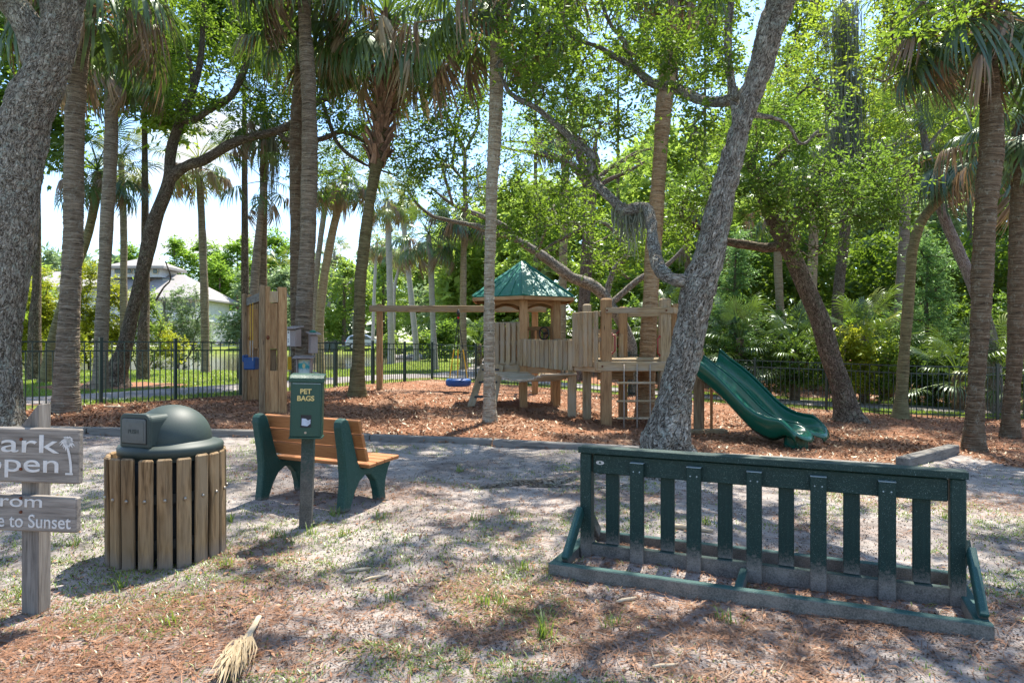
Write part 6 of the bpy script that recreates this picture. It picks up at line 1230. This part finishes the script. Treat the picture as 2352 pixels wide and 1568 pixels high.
# shrubs
def shrub(label, px, d, top, wd_, lm, n_, seed, leaf=(.09,.05), rc=.26, per=90, bottom=None, cat='shrub', name='shrub', group=None):
    b = Vector(((px-1176)/1568*d, d, 0)); b.z = float(g(b.x, b.y)); k = d/1568; H = CAMZ+(784-top)*k-b.z; rt = root(name, label, cat, b, 0, group); w = wd_*k/2
    n = int(n_*(1.5 if lm == 'shrub_leaf' else 1.15)); C = clumps_in([(Vector((0,0,H*.55)), (w, w*.8, H*.48), n)], seed); C[:, 2] = np.maximum(C[:, 2], .12)
    put('stems', branch_mesh('stems', [(x, 0, .05) for x in (-w*.3, 0, w*.3)], C, .008, 3, seed), 'oak_bark_brown', rt, kind='stuff'); put('foliage', foliage_mesh('foliage', C, rc, per, leaf[0], leaf[1], seed+1, .85), lm, rt, kind='stuff'); return rt
for i, (px, d, top, wd_, lm, n, lb) in enumerate([(60,27,650,110,'shrub_leaf',60,'yellow-green shrub right beside the massive left oak'), (118,28,620,110,'shrub_leaf',70,'tall yellow-green shrub left of the tall fence palm'), (205,29,600,100,'shrub_leaf',80,'tall yellow-green shrub between the two left palms'), (262,30,630,70,'shrub_leaf',50,'yellow-green shrub behind the straight palm'), (330,30,655,90,'far_leaf',60,'yellow-green shrub right of the forked oak'),
        (385,31,735,90,'shrub_leaf',30,'low golden shrub right of the forked oak at the pond'), (420,33,655,110,'far_leaf_grey',110,'airy grey-green shrub in front of the house wall'), (470,34,720,50,'far_leaf_grey',20,'small grey-green shrub behind the lone lawn palm'), (150,26,760,120,'shrub_leaf',30,'low shrub behind the fence at the tall palm'),
        (890,58,760,60,'far_leaf',18,'low bush by the SUV'), (985,46,770,70,'far_leaf',24,'low green bush near the pond corner'), (1020,44,740,60,'oak_leaf_deep',24,'dark bush right of the pond corner'), (1110,40,720,90,'oak_leaf',40,'dark bush behind the centre palm'), (1400,30,730,110,'oak_leaf',50,'dark bush behind the open deck'), (1250,32,690,120,'oak_leaf',56,'dark leafy bush behind the play hut'), (1350,33,650,100,'oak_leaf',46,'dark leafy bush behind the reddish pine foot'), (1530,29,700,110,'oak_leaf',44,'dark bush behind the leaning lichen oak')]):
    shrub(lb, px, d, top, wd_, lm, n, 400+i, leaf=(.10,.055) if d < 36 else (.2,.12), rc=.30 if d < 36 else .5)
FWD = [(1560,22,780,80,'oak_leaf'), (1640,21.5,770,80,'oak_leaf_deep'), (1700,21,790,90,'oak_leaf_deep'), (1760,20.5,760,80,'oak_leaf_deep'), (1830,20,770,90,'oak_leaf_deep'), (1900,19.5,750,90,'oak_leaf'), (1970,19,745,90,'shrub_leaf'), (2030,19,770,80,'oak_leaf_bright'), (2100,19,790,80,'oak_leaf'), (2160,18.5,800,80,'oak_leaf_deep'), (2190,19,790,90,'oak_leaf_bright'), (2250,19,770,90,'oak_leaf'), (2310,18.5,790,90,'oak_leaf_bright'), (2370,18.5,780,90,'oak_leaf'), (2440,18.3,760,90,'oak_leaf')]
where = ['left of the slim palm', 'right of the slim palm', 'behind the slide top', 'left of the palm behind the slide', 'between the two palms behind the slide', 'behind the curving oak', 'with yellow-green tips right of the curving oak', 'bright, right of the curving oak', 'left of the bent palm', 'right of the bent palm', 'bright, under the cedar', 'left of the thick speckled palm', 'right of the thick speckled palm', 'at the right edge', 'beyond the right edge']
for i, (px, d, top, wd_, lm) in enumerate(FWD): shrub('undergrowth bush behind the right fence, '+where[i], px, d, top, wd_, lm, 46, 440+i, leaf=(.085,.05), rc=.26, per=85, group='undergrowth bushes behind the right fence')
for i, (px, d, top, wd_) in enumerate([(1600,27,680,130), (1740,26,690,140), (1880,25,700,140), (2020,25,690,140), (2170,24,700,140), (2310,24,690,140), (2440,23,690,140), (1480,28,690,130)]): shrub('taller dark thicket behind the right fence bushes, clump %s from the deck' % ['first','second','third','fourth','fifth','sixth','seventh','nearest'][i], px, d, top, wd_, 'oak_leaf_deep' if i % 2 else 'oak_leaf', 60, 470+i, leaf=(.15,.09), rc=.42, per=95, group='thickets behind the right fence')
# palmettos: low fan palms with no trunk
def palmetto(label, px, d, top, n, seed, kinds=('green',), size=.9):
    b = Vector(((px-1176)/1568*d, d, 0)); b.z = float(g(b.x, b.y)); k = d/1568; hgt = CAMZ+(784-top)*k-b.z; rt = root('palmetto', label, 'palmetto', b, 0, 'palmettos behind the right fence'); r = random.Random(seed)
    put('stem', trunk_mesh('stem', [(0,0,-.1),(0,0,max(.2, hgt-1.5)*.5),(0,0,max(.3, hgt-1.5))], [.16,.14,.12], 10, .2, .1), 'palm_bark_dark', rt)
    for i in range(n):
        f = (i+.5)/n; az = i*2.4+r.random(); el = 78-95*f; z = max(.3, hgt-1.5)*(1-.3*f); sc_ = size*(.8+.4*r.random())
        put('frond', r.choice(FR[kinds[int(r.random()*len(kinds))]]), None, rt, Matrix.Translation(Vector((0,0,z))) @ Matrix.Rotation(az, 4, 'Z') @ Matrix.Rotation(-R_(el), 4, 'Y') @ Matrix.Scale(sc_, 4))
    for i in range(5): put('frond', r.choice(FR['dead']), None, rt, Matrix.Translation(Vector((0,0,max(.4, hgt-1.5)))) @ Matrix.Rotation(i*1.3, 4, 'Z') @ Matrix.Rotation(R_(60), 4, 'Y') @ Matrix.Scale(.7, 4))
for px, d, top, n, kinds, lb in [(1700,21,665,22,('deep','green'),'dark fan palmetto directly behind the slide top'), (1826,20,690,20,('green','deep'),'fan palmetto between the two palms behind the slide'), (1985,20,650,18,('green','yellow'),'yellowing fan palmetto right of the curving oak'), (2040,21,700,16,('green',),'fan palmetto left of the bent palm'), (2200,17.6,720,16,('green',),'fan palmetto left of the thick speckled palm'), (2290,17.8,735,16,('green','yellow'),'fan palmetto right of the thick speckled palm'), (1520,24,620,16,('green',),'fan palmetto behind the deck palm'), (2380,17,720,14,('green',),'fan palmetto at the right edge'), (1100,34,720,14,('green',),'fan palmetto behind the tire swing'), (1230,34,610,16,('yellow','green'),'yellow fan palmetto above the hut roof'), (1590,25,660,12,('deep',),'dark palmetto beside the leaning oak')]:
    palmetto(lb, px, d, top, n, int(px), kinds)
# rocks by the pond corner
for i, (px, py) in enumerate([(925,815),(945,817),(965,816),(985,814),(905,814)]):
    c = G(px, py+2) if py > 800 else None; c = Vector(((px-1176)/1568*52, 52, .12)); rt = root('bank_rock', 'grey rock on the pond bank, %s from the left' % ['second','third','fourth','rightmost','first'][i], 'rock', c, i, 'rocks on the pond bank'); MB().sphere((0,0,.12), .42, 9, (1.2,.9,.6)).put('stone', 'rock', rt)

# the woods far behind everything, read as one mass of leaves
def woods(name, label, prof, d0, d1, lm, n, seed, leaf=(.7,.42), rc=1.7, per=55):
    r = np.random.default_rng(seed); px = prof[0][0]+(prof[-1][0]-prof[0][0])*r.random(n); d = d0+(d1-d0)*r.random(n); top = np.interp(px, [p[0] for p in prof], [p[1] for p in prof])+60*(fbm2(px/60., px*0, 3, seed)-.5)
    x = (px-1176)/1568*d; zt = CAMZ+(784-top)/1568*d; z = .3+(zt-.3)*r.random(n)**.8; C = np.stack([x, d, z], 1)
    return tag(put(name, foliage_mesh(name, C, rc, per, leaf[0], leaf[1], seed, .8), lm, None, None, 'stuff'), label, 'woods')
woods('far_woods', 'dense sunlit woods closing the view behind the playground', [(1020,560),(1130,470),(1240,430),(1340,420),(1450,340),(1600,300),(1800,250),(2100,240),(2500,260),(3000,300)], 56, 72, 'far_leaf', 2300, 5)
woods('far_woods', 'darker woods behind the right fence bushes', [(1400,640),(1560,560),(1800,540),(2200,560),(2700,520)], 30, 36, 'oak_leaf', 700, 6, (.26,.16), .9, 90)
woods('far_treeline', 'low hazy tree line on the horizon across the pond', [(-500,560),(60,580),(400,640),(560,640),(760,610),(900,600),(1060,560)], 135, 160, 'far_leaf_grey', 700, 7, (1.5,1.0), 3.0, 50)
leafmat('crumb', (.035,.028,.024), (.16,.125,.10), (.05,.04,.03), 0., gl=0.)
# ================================================================ LITTER, GRASS, CHIPS
def scatter(n, d0, d1, seed, mask=None, spread=1.0):
    r = np.random.default_rng(seed); y = d0*(d1/d0)**r.random(n); x = (r.random(n)*2-1)*(y*.80+.9)*spread
    keep = np.ones(n, bool) if mask is None else (r.random(n) < mask(x, y)); return x[keep], y[keep], r
def flat_bits(name, x, y, ln, wd, mt, r, tilt=.25, lift=.006, curl=0., kind='stuff', tri=False):
    n = len(x); z = g(x, y)+micro(x, y)+lift; a = r.random(n)*2*np.pi; L_ = ln*(.55+.9*r.random(n)); w = wd*(.6+.8*r.random(n)); t = r.normal(size=n)*tilt; rl = r.normal(size=n)*tilt
    A = np.stack([np.cos(a)*np.cos(t), np.sin(a)*np.cos(t), np.sin(t)], 1); Bv = np.stack([-np.sin(a)*np.cos(rl), np.cos(a)*np.cos(rl), np.sin(rl)], 1)
    C = np.stack([x, y, z+np.abs(np.sin(t))*L_*.4+.002], 1); up = np.array([0,0,1.])*curl
    V = np.stack([C-A*L_[:, None]*.5, C+Bv*w[:, None]*.5+up*L_[:, None], C+A*L_[:, None]*.5, C-Bv*w[:, None]*.5+up*L_[:, None]*.8], 1).reshape(-1, 3)
    F = np.arange(4*n).reshape(n, 4)
    if curl: F = np.stack([F[:, [0, 1, 2]], F[:, [0, 2, 3]]], 1).reshape(-1, 3)
    tn = r.random(n); tn = np.repeat(tn, 2) if curl else tn
    return put(name, np_mesh(name, V, F, tint=tn), mt, None, None, kind)
def bedm(x, y): return sstep(.05, -.15, y-np.interp(x, EDGEW[:, 0], EDGEW[:, 1]))
def litd(x, y):
    b = np.exp(-(((x-.75)/1.0)**2+((y-3.6)/.55)**2))+np.exp(-(((x+2.0)/1.1)**2+((y-3.3)/.5)**2))*.9+np.exp(-(((x+.3)/1.2)**2+((y-5.9)/.8)**2))*.4
    return np.clip(b*.9+sstep(.54, .72, fbm2(x*1.1, y*1.1, 4, 12))*.6+.05, 0, 1)
x, y, r = scatter(46000, 2.3, 10, 1, lambda x, y: litd(x, y)*bedm(x, y)*.55); tag(flat_bits('leaf_litter', x, y, .042, .017, 'litter_leaf', r, .20, .003, .08), 'dry brown leaves scattered over the sand in front of the mulch bed', 'leaf litter')
x, y, r = scatter(110000, 2.3, 10, 2, lambda x, y: np.clip(litd(x, y)+.08, 0, 1)*bedm(x, y)*.7); tag(flat_bits('pine_needles', x, y, .15, .0036, 'litter_needle', r, .06, .006), 'reddish pine needles lying on the sandy ground', 'pine needles')
x, y, r = scatter(90000, 2.3, 9, 13, lambda x, y: bedm(x, y)*(.25+.75*sstep(.4, .65, fbm2(x*2.1, y*2.1, 3, 55)))); tag(flat_bits('crumbs', x, y, .014, .009, 'crumb', r, .5, .002), 'tiny dark crumbs of bark and soil sprinkled over the sand', 'soil crumbs')
x, y, r = scatter(6000, 2.3, 10, 3, lambda x, y: bedm(x, y)*.7); tag(flat_bits('twigs', x, y, .10, .005, 'twig', r, .12, .006), 'small grey twigs strewn over the sandy ground', 'twigs')
x, y, r = scatter(135000, 6.5, 24, 4, lambda x, y: (.45+.55*sstep(.62, .45, fbm2(x*.5, y*.5, 3, 61)))*(1-bedm(x, y))*sstep(.1, -.2, y-np.interp(x, [p[0] for p in FL], [p[1] for p in FL])), .95); tag(flat_bits('mulch_chips', x, y, .075, .026, 'mulch_chip', r, .32, .010), 'rust-coloured wood chips covering the play area', 'mulch')
x, y, r = scatter(26000, 6.5, 20, 5, lambda x, y: (1-bedm(x, y))*sstep(.1, -.2, y-np.interp(x, [p[0] for p in FL], [p[1] for p in FL])), .95); tag(flat_bits('mulch_needles', x, y, .19, .008, 'litter_needle', r, .12, .02), 'long reddish pine straw lying on the mulch', 'pine straw')
x, y, r = scatter(30000, 15, 26, 6, lambda x, y: (x > -1)*(line_sd(PATH, x, y) > 1.9)*(y > np.interp(x, [p[0] for p in FL], [p[1] for p in FL])+.5)*.7); tag(flat_bits('forest_litter', x, y, .12, .05, 'litter_leaf', r, .35, .012), 'dead leaves under the bushes behind the right fence', 'leaf litter')
def blades(name, x, y, r, per, h, wd, mt, rad, label, spread=.6):
    n = len(x)*per; X = np.repeat(x, per)+r.normal(size=n)*rad; Y = np.repeat(y, per)+r.normal(size=n)*rad; Z = g(X, Y)+micro(X, Y)-.003; a = r.random(n)*2*np.pi; hh = h*(.4+.9*r.random(n)); ln = spread*hh*(.3+r.random(n)); w = wd*(.7+.6*r.random(n))
    D = np.stack([np.cos(a), np.sin(a), 0*a], 1); S = np.stack([-np.sin(a), np.cos(a), 0*a], 1); P = np.stack([X, Y, Z], 1); U = np.array([0,0,1.])
    V = np.stack([P-S*w[:, None]*.5, P+S*w[:, None]*.5, P+D*(ln*.45)[:, None]+U*(hh*.65)[:, None]+S*w[:, None]*.4, P+D*(ln*.45)[:, None]+U*(hh*.65)[:, None]-S*w[:, None]*.4, P+D*ln[:, None]+U*(hh*.85)[:, None]], 1).reshape(-1, 3)
    b = np.arange(n)[:, None]*5; F = [*map(tuple, (b+np.array([0,1,2,3])[None]).tolist()), *map(tuple, (b+np.array([3,2,4])[None]).tolist())]; t = np.tile(r.random(n), 2)
    return tag(put(name, np_mesh(name, V, F, tint=t), mt, None, None, 'stuff'), label, 'grass')
wd_m = lambda x, y: sstep(.53, .64, fbm2(x*1.0+3, y*1.3, 4, 77))*bedm(x, y)+1.0*np.exp(-(((x+1.6)/1.0)**2+((y-4.9)/.8)**2))*1.1+np.exp(-(((x+3.3)/.8)**2+((y-4.6)/1.0)**2))*1.2+.03+np.exp(-(((x+.2)/.8)**2+((y-4.6)/.5)**2))*.4
x, y, r = scatter(24000, 2.5, 9.2, 7, lambda x, y: np.clip(wd_m(x, y), 0, 1)*bedm(x, y)*.5); blades('grass', x, y, r, 8, .026, .0060, 'grass_blade', .05, 'low green weeds in thin patches on the sandy ground', 1.5)
x, y, r = scatter(500, 2.5, 9.0, 8, lambda x, y: np.clip(wd_m(x, y)*.6+.04, 0, 1)*bedm(x, y)*.35); blades('grass_tufts', x, y, r, 22, .085, .006, 'grass_blade', .025, 'taller grass tufts standing out of the patchy sand', .8)
r = np.random.default_rng(9); gx = np.array([G(1250, 1466).x]); gy = np.array([G(1250, 1466).y]); blades('grass_tuft', gx, gy, r, 60, .11, .005, 'grass_blade', .018, 'single upright grass tuft on the sand left of the bike rack corner', .7)
def lw(x, y):
    dp = line_sd(PATH, x, y); fy = np.interp(x, [p[0] for p in FL], [p[1] for p in FL]); lf = sstep(3.0, -1.5, x+.3-(y-24)*.12); o = (dp > 1.05)*((y > fy+.6) | (x < -11.5)); sd_ = poly_sd(POND, x, y)
    return o*(sd_ > .5)*np.where(lf > .5, (np.hypot((x-G1.x)*.8, y-G1.y) > 1.5)*1., (dp < 1.9)*1.)
r = np.random.default_rng(10); n = 60000; y = 13*(44/13)**r.random(n); x = -1*y*.85+(r.random(n))*(y*.85+y*.9); k = r.random(n) < lw(x, y); blades('lawn_grass', x[k], y[k], r, 4, .07, .016, 'lawn_blade', .05, 'bright green lawn grass between the path and the pond', .7)
r = np.random.default_rng(12); n = 26000; y = 14+10*r.random(n); x = (r.random(n))*20-1; k = r.random(n) < lw(x, y); blades('verge_grass', x[k], y[k], r, 5, .07, .013, 'lawn_blade', .04, 'strip of green grass between the path and the right-hand bushes', .7)
